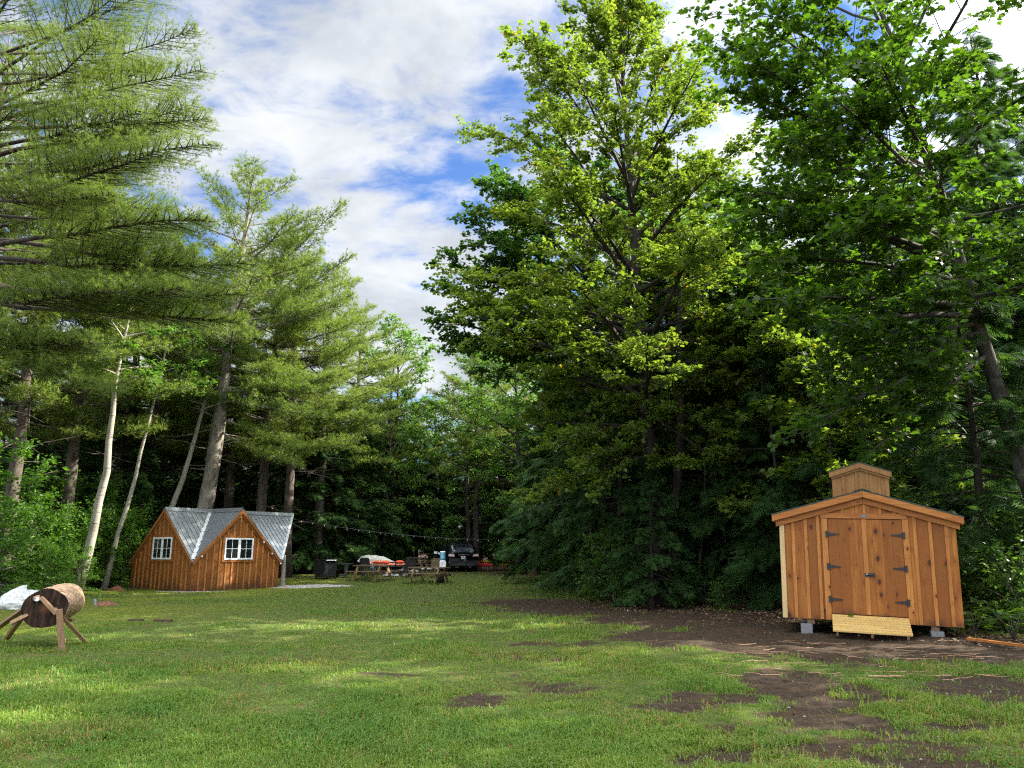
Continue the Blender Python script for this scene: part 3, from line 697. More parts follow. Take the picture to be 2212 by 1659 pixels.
mb = MB(); mb.box((0, 0, .68), (1.9, .55, .07)); mb.build('frame', M['dark_plastic'], tr_)
for x_ in (-.8, .8):
    for y_ in (-.22, .22):
        mb = MB(); mb.box((x_, y_, .32), (.06, .06, .66)); mb.build('leg', M['dark_plastic'], tr_)
p = onground(960, 42.9); sf = thing('garden_bench', 'dark low metal bench loaded with orange cushions', 'bench', p, R(-3))
mb = MB()
for k in range(5): mb.box((0, -.26 + k * .13, .50), (2.5, .10, .03))
mb.build('seat', M['black_metal'], sf)
for x_ in (-1.15, 1.15):
    for y_ in (-.26, .26):
        mb = MB(); mb.box((x_, y_, .24), (.05, .05, .49)); mb.build('leg', M['black_metal'], sf)
    mb = MB(); mb.tube([(x_, -.27, .5), (x_, -.27, .74), (x_, .27, .74), (x_, .27, .5)], .02, 6); mb.build('armrest', M['black_metal'], sf)
mb = MB(); mb.box((0, .30, .58), (2.4, .03, .10)); mb.build('backrest', M['black_metal'], sf)
cuspec = [(-.98, .70, .50, 'salmon', 'faded orange cushion at the left end of the dark bench, behind a chair arm'), (-.42, .74, .40, 'orange', 'plump bright orange cushion below the middle of the canvas hull'),
          (.02, .73, .40, 'orange', 'bright orange cushion below the tapering end of the canvas hull'), (.78, .74, .42, 'orange', 'bright orange cushion on top of the right-hand pair'),
          (.85, .585, .50, 'salmon', 'faded orange cushion under another one at the right end of the bench'), (.36, .585, .46, 'salmon', 'faded salmon cushion lying flat at bench centre just right of the table top')]
for k, (x_, z_, w_, mt, lab) in enumerate(cuspec):
    mb = MB(); nn = 10; vs = []
    for i in range(nn + 1):
        for j in range(nn + 1):
            u_, v_ = i / nn * 2 - 1, j / nn * 2 - 1; th = .075 * ((1 - u_ ** 4) * (1 - v_ ** 4)) ** .5
            vs.append((u_ * w_ / 2 * (1 - .06 * (1 - abs(v_))), v_ * .21, th))
    n0 = len(vs); vs += [(a_, b_, -c_) for a_, b_, c_ in vs]; f = []
    for i in range(nn):
        for j in range(nn):
            q_ = [i * (nn + 1) + j, (i + 1) * (nn + 1) + j, (i + 1) * (nn + 1) + j + 1, i * (nn + 1) + j + 1]; f += [tuple(q_), tuple(n0 + e for e in q_[::-1])]
    mb.add(vs, f); o = mb.build('cushion', M[mt], None, True); o.location = [float(q) for q in p + np.array([x_, -.05, z_ if z_ > .6 else z_ + .005])]
    o.rotation_euler = (RND.uniform(-.06, .06), RND.uniform(-.08, .08), RND.uniform(-.2, .2)); tag(o, lab, 'cushion', 'orange cushions on the dark bench')
# support under the upper cushions: a folded dark blanket
mb = MB(); mb.box((0, 0, .585), (1.35, .42, .13)); o = mb.build('folded_blanket', M['salmon']); o.location = [float(q) for q in p + np.array([-.55, .02, 0])]; tag(o, 'folded salmon blanket under the cushions on the dark bench', 'blanket')
# chairs
def chair(label, loc, rz, back=.95, frame='black_metal', lattice=True):
    ch = thing('garden_chair', label, 'chair', loc, rz, 'metal chairs round the fire ring')
    mb = MB()
    for k in range(6): mb.box((0, -.22 + k * .088, .43), (.52, .07, .02))
    mb.build('seat', M[frame], ch)
    mb = MB(); mb.tube([(-.26, .24, .43), (-.27, .32, back - .08), (-.2, .34, back), (.2, .34, back), (.27, .32, back - .08), (.26, .24, .43)], .018, 6)
    if lattice:
        for k in range(-4, 9):
            for s in (-1, 1):
                x0 = -.26 + k * .13; pts = [(x0 + s * 0, .25), (x0 + s * .26, .5)]
                xa, xb = x0, x0 + s * (back - .48)
                if -.26 <= xa <= .26: mb.bar((xa, .26, .46), (max(-.26, min(.26, xb)), .325, .46 + abs(max(-.26, min(.26, xb)) - xa)), .016, .008, (0, -1, 0))
        for z in np.linspace(.5, back - .06, 7): mb.bar((-.26, .25 + (z - .43) * .15, z), (.26, .25 + (z - .43) * .15, z), .035, .008, (0, -1, 0))
    else:
        mb.bar((-.2, .27, .5), (-.2, .33, back), .02, .02, (0, -1, 0))
        for z in np.linspace(.5, back - .05, 9): mb.bar((-.25, .25 + (z - .43) * .15, z), (.25, .25 + (z - .43) * .15, z), .06, .012, (0, -1, 0))
    mb.build('backrest', M[frame], ch)
    for s in (-1, 1):
        mb = MB(); mb.tube([(s * .26, -.24, 0), (s * .27, -.24, .62), (s * .27, -.1, .65), (s * .27, .28, .64)], .017, 6); mb.build('armrest', M[frame], ch)
        for y_ in (-.235, .24):
            mb = MB(); mb.tube([(s * .25, y_, .42), (s * .26, y_ * 1.12, 0)], .017, 6); mb.build('leg', M[frame], ch)
    return ch
chair('black lattice metal chair standing between the two picnic tables', onground(1213, 41.6), R(196), 1.0)
chair('curved grey chair seen below the left table top', onground(800, 41.6), R(20), .68, 'grey_metal', False)
chair('dark metal chair whose arm rises above the left table', onground(770, 42.0), R(165), .98, 'black_metal', False)
chair('brown reclining sling chair behind the water bottle table', onground(1452, 41.6), R(-25), .98, 'table_wood', False)
# fire ring
p0 = onground(1130, 42.6)
stc = [0] ; rg = np.random.RandomState(5)
def stone_mesh(seed):
    g_ = np.random.RandomState(seed); mb = MB(); vs = []
    for i in range(5):
        for j in range(9):
            la = (i / 4 - .5) * math.pi; lo_ = 2 * math.pi * j / 9; r_ = 1 + .3 * (g_.rand() - .5)
            vs.append((.17 * r_ * math.cos(la) * math.cos(lo_), .13 * r_ * math.cos(la) * math.sin(lo_), .10 * r_ * math.sin(la)))
    mb.add(vs, [(i * 9 + j, i * 9 + (j + 1) % 9, (i + 1) * 9 + (j + 1) % 9, (i + 1) * 9 + j) for i in range(4) for j in range(9)]); return mb
sms = []
for k in range(3):
    o = stone_mesh(30 + k).build('fire_ring_stone', M['stone'])
    tag(o, 'grey fieldstone of the low fire ring between the picnic tables', 'stone', 'stones of the fire ring'); sms.append(o)
for k in range(22):
    o = sms[k] if k < 3 else sms[k % 3].copy()
    if k >= 3: C.objects.link(o)
    a_ = 2 * math.pi * k / 15; rr = .85 if k < 15 else .72
    px_, py_ = p0[0] + rr * math.cos(a_) + rg.uniform(-.06, .06), p0[1] + rr * math.sin(a_) + rg.uniform(-.06, .06)
    o.location = (px_, py_, h1(px_, py_) + (.06 if k < 15 else .22)); o.rotation_euler = (0, 0, rg.uniform(0, 6)); s_ = rg.uniform(.8, 1.25); o.scale = (s_, s_, s_)
# water bottle in its stand on table 2
wb = thing('water_dispenser', 'blue water bottle upside down on a white dispenser on the picnic table', 'water dispenser', onground(1555, 38.75) + np.array([-.02, 0, .756]), R(7))
mb = MB(); mb.box((0, 0, .13), (.30, .30, .26)); mb.lathe([(.15, .262), (.12, .32), (.09, .33)], 14); mb.build('base', M['white_paint'], wb)
mb = MB(); mb.box((0, -.16, .20), (.05, .03, .03)); mb.box((.155, .0, .13), (.02, .06, .08)); mb.build('tap', M['white_paint'], wb)
mb = MB(); mb.lathe([(.06, .331), (.13, .37), (.136, .42), (.130, .44), (.136, .50), (.130, .55), (.136, .62), (.132, .70), (.11, .715)], 18); mb.build('bottle', M['water'], wb, True)
mb = MB(); mb.lathe([(.134, .69), (.141, .70), (.138, .735), (.10, .75)], 18); mb.build('bottle_end', M['paper'], wb, True)
# bucket on its side
bk_ = thing('bucket', 'black bucket lying on its side under the right picnic table', 'bucket', onground(1528, 38.7) + np.array([0, 0, .15]), R(28)); bk_.rotation_euler = (R(8), R(80), R(28))
mb = MB(); mb.lathe([(.11, -.17), (.12, -.17), (.15, .17), (.155, .17), (.14, .165), (.108, -.15)], 16); mb.build('pail', M['black_metal'], bk_, True)
mb = MB(); mb.tube([(-.15, 0, .15), (-.10, -.10, .22), (0, -.15, .24), (.10, -.10, .22), (.15, 0, .15)], .007, 5); mb.build('handle', M['grey_metal'], bk_)
# white rail seen beyond table 2
mb = MB(); mb.box((0, 0, 0), (1.1, .06, .10)); o = mb.build('white_board', M['white_paint']); o.location = [float(q) for q in onground(1410, 42.6) + np.array([0, 0, .40])]; tag(o, 'white painted board lying across the recliner behind the right table', 'board')
# stakes
for xz, Y_, hh, lab in ((1790, 43.0, 1.05, 'thin dark iron rod stuck in the grass before the car'), (180, 0, 0, '')):
    if Y_: 
        mb = MB(); mb.tube([(0, 0, -.1), (0, 0, hh)], .014, 6); mb.tube([(0, 0, hh), (.04, 0, hh + .05), (.08, 0, hh + .02)], .012, 6)
        o = mb.build('iron_rod', M['black_metal']); o.location = [float(q) for q in onground(xz, Y_)]; tag(o, lab, 'rod')
mb = MB(); mb.tube([(0, 0, -.1), (.12, 0, .62)], .018, 6); mb.box((.125, 0, .63), (.05, .05, .03)); o = mb.build('garden_stake', M['black_metal']); A = G(620, 1247); o.location = A; tag(o, 'slanted thin dark stake in the grass beside the cabin', 'stake')
# kayaks, stump, log
def kayak(label, loc, rz, mat, tilt=0, Ln=2.9):
    ky = thing('kayak', label, 'kayak', loc, rz, 'kayaks at the edge of the woods'); ky.rotation_euler = (tilt, 0, rz)
    mb = MB(); ns = 17; m_ = 12; rs = []
    for k in range(ns):
        f = k / (ns - 1) * 2 - 1; w_ = .36 * max(.03, (1 - abs(f) ** 2.4)); hh = .19 * (1 - abs(f) ** 3) + .03
        for j in range(m_):
            a_ = 2 * math.pi * j / m_; rs.append((w_ * math.cos(a_), f * Ln / 2, hh * math.sin(a_) + .20 + .12 * f * f))
    mb.add(rs, [(i * m_ + j, i * m_ + (j + 1) % m_, (i + 1) * m_ + (j + 1) % m_, (i + 1) * m_ + j) for i in range(ns - 1) for j in range(m_)] + [tuple(range(m_))[::-1], tuple(range((ns - 1) * m_, ns * m_))])
    mb.build('hull', mat, ky, True)
    mb = MB(); an = np.linspace(0, 2 * math.pi, 20); mb.tube([(.22 * math.cos(a_), -.1 + .5 * math.sin(a_), .385 + .02 * abs(math.sin(a_))) for a_ in an], .025, 6); mb.build('cockpit_rim', M['black_metal'], ky)
    mb = MB(); mb.tube([(-.2, .95, .34), (0, .95, .40), (.2, .95, .34)], .02, 6); mb.build('strap', M['black_metal'], ky)
    return ky
kayak('bright yellow kayak lying by the wood edge right of the car', onground(2105, 50.2) + np.array([0, 0, .12]), R(62), M['yellow'], R(3), 2.6)
kayak('dull red kayak lying nose forward beside the car', onground(1975, 49.8) + np.array([0, 0, .10]), R(28), M['red'], R(4), 2.4)
A = onground(2110, 48.4); mb = MB(); mb.tube([(-1.3, 0, .12), (0, .1, .16), (1.7, -.05, .10)], [.15, .16, .12], 10); o = mb.build('fallen_log', M['stump_bark'], None, True); o.location = [float(q) for q in A]; tag(o, 'dark rotten log lying in front of the yellow kayak', 'log')
A = G(1152, 1241); sp_ = thing('tree_stump', 'old upright tree stump on bare soil at the wood edge', 'stump', A)
mb = MB(); n_ = 18; rs = []
for z, r_ in ((-.05, .36), (.1, .31), (.35, .295), (.56, .30)):
    for j in range(n_):
        a_ = 2 * math.pi * j / n_; r2 = r_ * (1 + .07 * math.sin(3 * a_ + 1) + .05 * math.sin(7 * a_)); rs.append((r2 * math.cos(a_), r2 * math.sin(a_), z))
mb.add(rs, [(i * n_ + j, i * n_ + (j + 1) % n_, (i + 1) * n_ + (j + 1) % n_, (i + 1) * n_ + j) for i in range(3) for j in range(n_)]); mb.build('bark', M['stump_bark'], sp_, True)
mb = MB(); mb.add([(p_[0], p_[1], .561) for p_ in rs[-n_:]], [tuple(range(n_))]); mb.build('cut_top', M['beam_wood'], sp_)
# string lights
sl_ = thing('string_lights', 'string of small bulbs hung between the trees above the car', 'string lights', (0, 0, 0))
A = at(600, 1115, 40); B = at(1250, 1160, 44.5)
pts = [A + (B - A) * f - np.array([0, 0, .55 * 4 * f * (1 - f)]) for f in np.linspace(0, 1, 29)]
mb = MB(); mb.tube(pts, .008, 4); mb.build('cable', M['black_metal'], sl_)
first = None
for k, q_ in enumerate(pts[1:-1]):
    if first is None:
        mb = MB(); mb.lathe([(.012, 0), (.022, -.03), (.026, -.06), (.01, -.09)], 8); first = mb.build('bulb', M['chrome'], sl_); o = first
    else: o = first.copy(); C.objects.link(o)
    o.location = [float(e) for e in q_ - np.array([0, 0, .008])]

# ================================================================== CAR
P = onground(1765, 47.2)
car = thing('parked_car', 'black sport utility vehicle parked at the forest edge, tail towards the lawn', 'car', P, R(17))
def hw(z):       # half-width of the body by height
    return np.interp(z, [.25, .45, .8, 1.0, 1.12, 1.45, 1.70, 1.76], [.88, .95, .97, .96, .92, .80, .64, .50])
prof = {}        # length stations (y back->front): bottom, shoulder, roof
st_ = [(0.0, .42, .98, 1.00), (.05, .30, 1.02, 1.12), (.35, .28, 1.06, 1.62), (.75, .27, 1.08, 1.73), (1.6, .26, 1.08, 1.77), (2.6, .26, 1.08, 1.76), (3.1, .26, 1.08, 1.66), (3.75, .26, 1.08, 1.16), (4.6, .30, .98, 1.02), (4.95, .38, .80, .86)]
mb = MB(); m_ = 0; rs = []
for y_, zb, zs, zt in st_:
    zl = [zb, zb + .12, .62, .86, zs, zs + (zt - zs) * .35, zs + (zt - zs) * .75, zt - .015 * (zt > 1.3), zt]
    nar = .90 if y_ < .02 or y_ > 4.9 else (.97 if y_ < .1 or y_ > 4.5 else 1)
    sec = []
    for z in zl: sec.append((hw(z) * nar if z < zt else hw(z) * nar * .6, y_, z))
    full = sec + [(-a_, b_, c_) for a_, b_, c_ in sec[::-1]]; m_ = len(full); rs += full
mb.add(rs, [(i * m_ + j, i * m_ + (j + 1) % m_, (i + 1) * m_ + (j + 1) % m_, (i + 1) * m_ + j) for i in range(len(st_) - 1) for j in range(m_)] + [tuple(range(m_)), tuple(range((len(st_) - 1) * m_, len(st_) * m_))[::-1]])
mb.build('body', M['car_paint'], car, True)
def quadplate(nm, pts, th, mat, par=car):
    mb = MB(); mb.prism(pts, th); return mb.build(nm, mat, par)
quadplate('rear_window', [(-.66, .085, 1.14), (.66, .085, 1.14), (.53, .36, 1.585), (-.53, .36, 1.585)], (0, -.03, .012), simple('rear_glass', (.05, .06, .08), .06, 0, .5, 4, .9))
mb = MB(); mb.bar((0, .045, 1.16), (.40, .075, 1.19), .03, .02); mb.build('wiper', M['black_metal'], car)
mb = MB(); mb.box((-.56, .10, 1.23), (.09, .02, .09)); mb.build('sticker', M['paper'], car)
mb = MB(); mb.prism([(-.68, .30, 1.64), (.68, .30, 1.64), (.60, .10, 1.625), (-.60, .10, 1.625)], (0, 0, .03)); mb.build('roof_spoiler', M['car_paint'], car)
for s in (-1, 1):
    quadplate('tail_light', [(s * .93, .01, .93), (s * .56, -.035, .90), (s * .58, -.035, 1.03), (s * .90, .02, 1.07)][::s], (0, -.03, 0), M['tail'])
    mb = MB(); mb.tube([(s * .66, .8, 1.77), (s * .66, 1.0, 1.82), (s * .66, 2.6, 1.82), (s * .66, 2.8, 1.77)], .02, 6); mb.build('roof_rail', M['black_metal'], car)
    quadplate('side_window', [(s * .925, .75, 1.12), (s * .925, 3.1, 1.12), (s * .77, 2.75, 1.56), (s * .77, .85, 1.56)][::s], (s * .012, 0, .004), M['glass'])
    mb = MB(); mb.box((s * 1.06, 3.2, 1.13), (.20, .10, .14)); mb.build('door_mirror', M['chrome'] if s < 0 else M['car_paint'], car)
    quadplate('reflector', [(s * .86, -.03, .50), (s * .66, -.055, .50), (s * .70, -.055, .66), (s * .90, -.02, .66)][::s], (0, -.015, 0), M['grey_metal'])
    mb = MB(); mb.box((s * .4, -.02, .30), (.16, .08, .06)); mb.build('exhaust', M['chrome'], car)
    for y_ in (.95, 3.85):
        mb = MB(); mb.tube([(s * .70, y_, .36), (s * .955, y_, .36)], .36, 22); w_ = mb.build('wheel', M['tyre'], car)
        mb = MB(); mb.tube([(s * .956, y_, .36), (s * .965, y_, .36)], [.24, .22], 18)
        for k in range(5):
            a_ = 2 * math.pi * k / 5; mb.bar((s * .97, y_, .36), (s * .97, y_ + .22 * math.cos(a_), .36 + .22 * math.sin(a_)), .06, .02, (s, 0, 0))
        mb.build('rim', M['chrome'], w_)
mb = MB(); mb.box((0, -.045, 1.005), (.74, .03, .065)); mb.build('chrome_strip', M['chrome'], car)
mb = MB(); mb.box((0, -.066, 1.006), (.17, .012, .035)); mb.box((0, -.064, 1.006), (.06, .014, .075)); mb.build('badge', M['chrome'], car)
mb = MB(); mb.box((.0, -.035, .84), (.31, .02, .155)); pl_ = mb.build('number_plate', M['plate'], car)
mb = MB(); 
for k in range(6): mb.box((-.11 + k * .044, -.0465, .84), (.026, .003, .06))
mb.build('plate_characters', M['dark_plastic'], pl_)
mb = MB(); mb.prism([(-.93, .10, .36), (-.93, .10, .62), (-.86, -.06, .68), (.86, -.06, .68), (.93, .10, .62), (.93, .10, .36), (.86, -.03, .34), (-.86, -.03, .34)][::1], (0, .02, 0)); 
mb = MB(); mb.box((0, -.02, .52), (1.72, .12, .30)); mb.box((0, -.09, .645), (1.50, .03, .025)); mb.build('bumper', M['dark_plastic'], car)
mb = MB(); mb.box((0, -.083, .53), (.9, .012, .02)); mb.box((0, -.083, .42), (1.1, .012, .02)); mb.build('bumper_trim', M['grey_metal'], car)
mb = MB(); mb.tube([(0, 1.0, 1.76), (0, .97, 1.84)], [.03, .008], 6); mb.build('antenna', M['black_metal'], car)

# ================================================================== VEGETATION
def nrm(a): return a / (np.linalg.norm(a, axis=-1, keepdims=True) + 1e-9)
def scatter(mb, tmpl, P, D, N, S, tone):
    tv, tf = tmpl; P = np.asarray(P, float); n = len(P)
    if n == 0: return
    y = nrm(np.asarray(D, float)); N = np.asarray(N, float); z = nrm(N - (N * y).sum(1, keepdims=True) * y); x = np.cross(y, z)
    S = np.broadcast_to(np.asarray(S, float), (n,))[:, None, None]
    v = P[:, None, :] + S * (tv[None, :, 0:1] * x[:, None] + tv[None, :, 1:2] * y[:, None] + tv[None, :, 2:3] * z[:, None])
    mb.bulk(v, tf, len(tv), n, np.asarray(tone, float))
T_MAPLE = maple_t()
_m = [(0, 0), (.42, .08), (.26, .36), (.40, .64), (0, 1.0)]
T_STAR = (np.array([(x, y, .12 * x) for x, y in _m] + [(-x, y, .12 * x) for x, y in _m[1:-1]][::-1]), [[0, 1, 2, 3, 4], [0, 4, 5, 6, 7]])
T_LEAF = (np.array([(0, 0, 0), (.30, .45, .06), (0, 1, -.05), (-.30, .45, .06)]), [[0, 1, 2], [0, 2, 3]])
def tuft_t(k, w, seed=1):
    g = np.random.RandomState(seed); v = []; f = []
    for i in range(k):
        a = 2 * math.pi * (i + g.rand() * .6) / k; sp_ = g.uniform(.35, .95); d = np.array([math.cos(a) * sp_, 1.0, math.sin(a) * sp_]); d /= np.linalg.norm(d)
        s = np.cross(d, [math.sin(a), 0, -math.cos(a)]); s = np.cross(d, g.randn(3)); s /= np.linalg.norm(s)
        b = np.array([0, .0 + .25 * g.rand(), 0]); L_ = g.uniform(.75, 1.05)
        v += [b - s * w, b + s * w, b + d * L_]; f.append([3 * i, 3 * i + 1, 3 * i + 2])
    return np.array(v), f
T_TUFT_N = tuft_t(9, .026); T_TUFT_F = tuft_t(6, .055, 3)
def spray_t(npair, w):
    v = [(-.025, 0, 0), (.025, 0, 0), (0, 1, -.22)]; f = [[0, 1, 2]]
    for i in range(npair):
        y0 = .10 + .80 * i / npair; l = .46 * (1 - y0) + .14
        for s in (-1, 1):
            k = len(v); y1 = y0 + l * .62; x1 = s * l
            v += [(0, y0 - w, -.2 * y0 ** 2), (0, y0 + w, -.2 * y0 ** 2), (x1, y1, -.2 * y1 ** 2 - .10 * abs(x1))]; f.append([k, k + 1, k + 2])
    return np.array(v), f
T_SPRAY = spray_t(5, .062); T_SPRAY_N = spray_t(9, .036)

def limb_path(p0, az, el, L_, rg, n=7, bend=0.0, wig=.04):
    s = np.linspace(0, 1, n); hd = np.array([math.cos(az), math.sin(az), 0])
    pts = p0 + L_ * (math.cos(el) * s[:, None] * hd + (math.sin(el) * s + bend * s * s)[:, None] * np.array([0, 0, 1]))
    w = np.cumsum(rg.randn(n, 3) * wig * L_ / n ** .5 * .5, axis=0); w[0] = 0
    return pts + w
def along(p, s):
    s = np.clip(np.asarray(s), 0, 1) * (len(p) - 1); i = np.minimum(s.astype(int), len(p) - 2); f = (s - i)[..., None]
    return p[i] * (1 - f) + p[i + 1] * f
def trunk_path(H, lean, rg, n=12, wig=.05, curve=None):
    z = np.linspace(0, 1, n); p = np.stack([lean[0] * z, lean[1] * z, H * z - .15 * (z == 0)], 1)
    w = np.cumsum(rg.randn(n, 3) * wig, 0); w[0] = 0; w[:, 2] = 0
    p = p + w
    if curve is not None: p[:, :2] += np.array([np.interp(z * H, curve[0], curve[1]), np.interp(z * H, curve[0], curve[2])]).T
    return p
def flare(H, r0, n, top=.06): z = np.linspace(0, 1, n); return r0 * (1 - z) ** .8 + top * r0 + r0 * .35 * np.exp(-z * H * 2.0)

EXTRA = True
def broadleaf(seed, H, r0, zc, prof, nl=26, lean=(0, 0), tmpl=T_LEAF, ls=.13, nleaf=9000, el=(10, 60), extra=(), asym=(0, 0), bare=None, sides=8, twigs=False, bend=-.12, n2=9, curve=None, flat=.45, jit=.35):
    rg = np.random.RandomState(seed); tm = MB(); lm = MB()
    tp_ = trunk_path(H, lean, rg, curve=curve); tr_ = flare(H, r0, len(tp_)); tm.tube(tp_, tr_, sides)
    limbs = []
    for i in range(nl):
        t_ = (i + rg.rand() * .8) / nl; z0 = zc + (H * .97 - zc) * t_ * .97
        az = i * 2.3999 + rg.randn() * .35
        Rr = prof(t_) * (1 + asym[0] * math.cos(az - asym[1])) * rg.uniform(.72, 1.12)
        e_ = R(el[0] + (el[1] - el[0]) * t_ + rg.randn() * 8); Rr = max(.4, Rr)
        limbs.append((z0, az, e_, min(Rr / max(.35, math.cos(e_)) if e_ < R(65) else Rr * 1.8, Rr * 1.9), bend))
    for z0, tip in extra:
        p0 = along(tp_, np.array([z0 / H]))[0]; d = np.array(tip) - p0; hz = math.hypot(d[0], d[1]); Lx = np.linalg.norm(d)
        limbs.append((z0, math.atan2(d[1], d[0]), math.atan2(d[2] + .12 * Lx, hz), Lx, -.12))
    secs = []
    for z0, az, e, L_, bd_ in limbs:
        f = z0 / H; p0 = along(tp_, np.array([f]))[0]; rb = min(np.interp(f, np.linspace(0, 1, len(tr_)), tr_) * .62, .018 + .016 * L_)
        L3 = L_
        lp = limb_path(p0, az, e, L3, rg, 7, bd_)
        tm.tube(lp, np.linspace(rb, .006 + rb * .12, 7), 5, False)
        k2 = max(3, int(n2 * min(1.5, L3 / 3.0)))
        for k in range(k2):
            s = .22 + .78 * (k + rg.rand()) / k2; q0 = along(lp, np.array([s]))[0]
            sd = 1 if k % 2 else -1
            a2 = az + sd * R(rg.uniform(25, 75)) * (1 - .5 * s); e2 = e * .45 + R(rg.uniform(-14, 26))
            l2 = max(.35, L3 * (.42 * (1 - s) + .13)) * rg.uniform(.7, 1.2)
            sp2 = limb_path(q0, a2, e2, l2, rg, 4, -.12)
            tm.tube(sp2, np.linspace(max(.006, rb * .32 * (1 - s * .6)), .004, 4), 3, False); secs.append((sp2, l2))
        secs.append((lp[3:], L3 * .5))
    tot = sum(l for _, l in secs); P = []; D = []; N = []; T_ = []
    for sp2, l2 in secs:
        m_ = max(4, int(nleaf * l2 / tot)); nt_ = max(2, int(l2 / .22)); cl = rg.rand()
        d0 = nrm(sp2[-1] - sp2[0])
        for k in range(nt_):
            mk = max(1, int(m_ / nt_ + rg.rand())); s = rg.uniform(.25, 1.0); q0 = along(sp2, np.array([s]))[0]
            td = nrm(d0 + rg.randn(3) * np.array([.8, .8, flat * .8])); tl = rg.uniform(.15, .5) * min(1.2, .5 + l2 * .5)
            u_ = rg.rand(mk)[:, None]; pp_ = q0 + td * tl * u_ + rg.randn(mk, 3) * jit * np.array([.35, .35, .22]) * (.4 + .6 * ls / .12) * .6
            if twigs: tm.tube([q0, q0 + td * tl * .5, q0 + td * tl], [.005, .004, .003], 3, False)
            P.append(pp_); D.append(td + rg.randn(mk, 3) * np.array([.9, .9, .35]) - np.array([0, 0, .25])); N.append(np.array([0, 0, 1.0]) + rg.randn(mk, 3) * flat)
            T_.append(np.clip(.5 * cl + .55 * rg.rand(mk) - .03, 0, 1))
    P = np.vstack(P); scatter(lm, tmpl, P, np.vstack(D), np.vstack(N), ls * np.exp(rg.randn(len(P)) * .22), np.concatenate(T_))
    return tm, lm

def pine(seed, H, r0, zc, prof, nb=60, lean=(0, 0), tmpl=T_TUFT_F, ts=.22, sp_=.14, extra=(), az0=None, dead=10, curve=None, deadz=None, sides=9, tw=1.0, azlim=None, s0=.26, kd=6.5):
    rg = np.random.RandomState(seed); tm = MB(); lm = MB()
    tp_ = trunk_path(H, lean, rg, 12, .06, curve); tr_ = flare(H, r0, len(tp_), .05); tm.tube(tp_, tr_, sides)
    br = []
    for i in range(nb):
        t_ = (i + rg.rand() * .7) / nb; z0 = zc + (H * .985 - zc) * t_; az = i * 2.3999 + rg.randn() * .3
        if azlim is not None: az = azlim[0] + (rg.rand() - .5) * azlim[1]
        br.append((z0, az, R(-6 + 48 * t_ ** 1.6 + rg.randn() * 6), prof(t_) * rg.uniform(.7, 1.15), .10))
    for z0, tip in extra:
        p0 = along(tp_, np.array([z0 / H]))[0]; d = np.array(tip) - p0; Lx = np.linalg.norm(d)
        br.append((z0, math.atan2(d[1], d[0]), math.atan2(d[2] - .10 * Lx, math.hypot(d[0], d[1])), Lx, .10))
    P = []; D = []; T_ = []
    for z0, az, e, L_, bd_ in br:
        L_ = max(.4, L_); f = z0 / H; p0 = along(tp_, np.array([f]))[0]; rb = min(np.interp(f, np.linspace(0, 1, len(tr_)), tr_) * .5, .012 + .0115 * L_)
        lp = limb_path(p0, az, e, L_, rg, 8, bd_, .05); tm.tube(lp, np.linspace(rb, .006, 8), 5, False)
        k2 = max(5, int(L_ * kd)); cl = rg.rand(); drop = rg.rand() < .0
        for k in range(k2):
            s = s0 + (1 - s0) * (k + rg.rand() * .8) / k2; q0 = along(lp, np.array([s]))[0]; sd = 1 if k % 2 else -1
            a2 = az + sd * R(rg.uniform(28, 62)); l2 = (L_ * .34 * (1 - s) ** .8 + .32) * rg.uniform(.6, 1.2) * tw
            e2 = e * .6 + R(rg.uniform(-6, 14)); sp2 = limb_path(q0, a2, e2, l2, rg, 4, .12, .05)
            tm.tube(sp2, np.linspace(max(.005, rb * .22), .003, 4), 3, False)
            m_ = max(2, int(l2 * .8 / sp_ * (1.6))); u_ = rg.uniform(.25, 1.02, m_); pp_ = along(sp2, u_) + rg.randn(m_, 3) * .05 * np.array([1, 1, .7]) * (1 + l2)
            P.append(pp_); D.append(nrm(sp2[-1] - sp2[0]) * .75 + rg.randn(m_, 3) * .6 + np.array([0, 0, .35])); T_.append(np.clip(.35 * cl + .6 * rg.rand(m_), 0, 1))
        m_ = max(2, int(L_ / sp_ * .8)); u_ = rg.uniform(.55, 1.02, m_); P.append(along(lp, u_) + rg.randn(m_, 3) * .05); D.append(nrm(lp[-1] - lp[-3]) + rg.randn(m_, 3) * .5 + np.array([0, 0, .4])); T_.append(np.clip(.35 * cl + .6 * rg.rand(m_), 0, 1))
    for i in range(dead):           # bare lower branches
        z0 = rg.uniform(*(deadz or (zc * .35, zc * 1.05))); p0 = along(tp_, np.array([z0 / H]))[0]; lp = limb_path(p0, rg.uniform(0, 6.3), R(rg.uniform(-15, 25)), rg.uniform(.8, 3.2), rg, 6, -.05, .12)
        tm.tube(lp, np.linspace(.022, .005, 6), 4, False)
        for k in range(3):
            q0 = along(lp, np.array([rg.uniform(.4, .9)]))[0]; tm.tube(limb_path(q0, rg.uniform(0, 6.3), R(rg.uniform(-40, 30)), rg.uniform(.3, .9), rg, 3), [.009, .006, .004], 3, False)
    P = np.vstack(P); D = np.vstack(D); scatter(lm, tmpl, P, D, rg.randn(len(P), 3), ts * np.exp(rg.randn(len(P)) * .15), np.concatenate(T_))
    return tm, lm

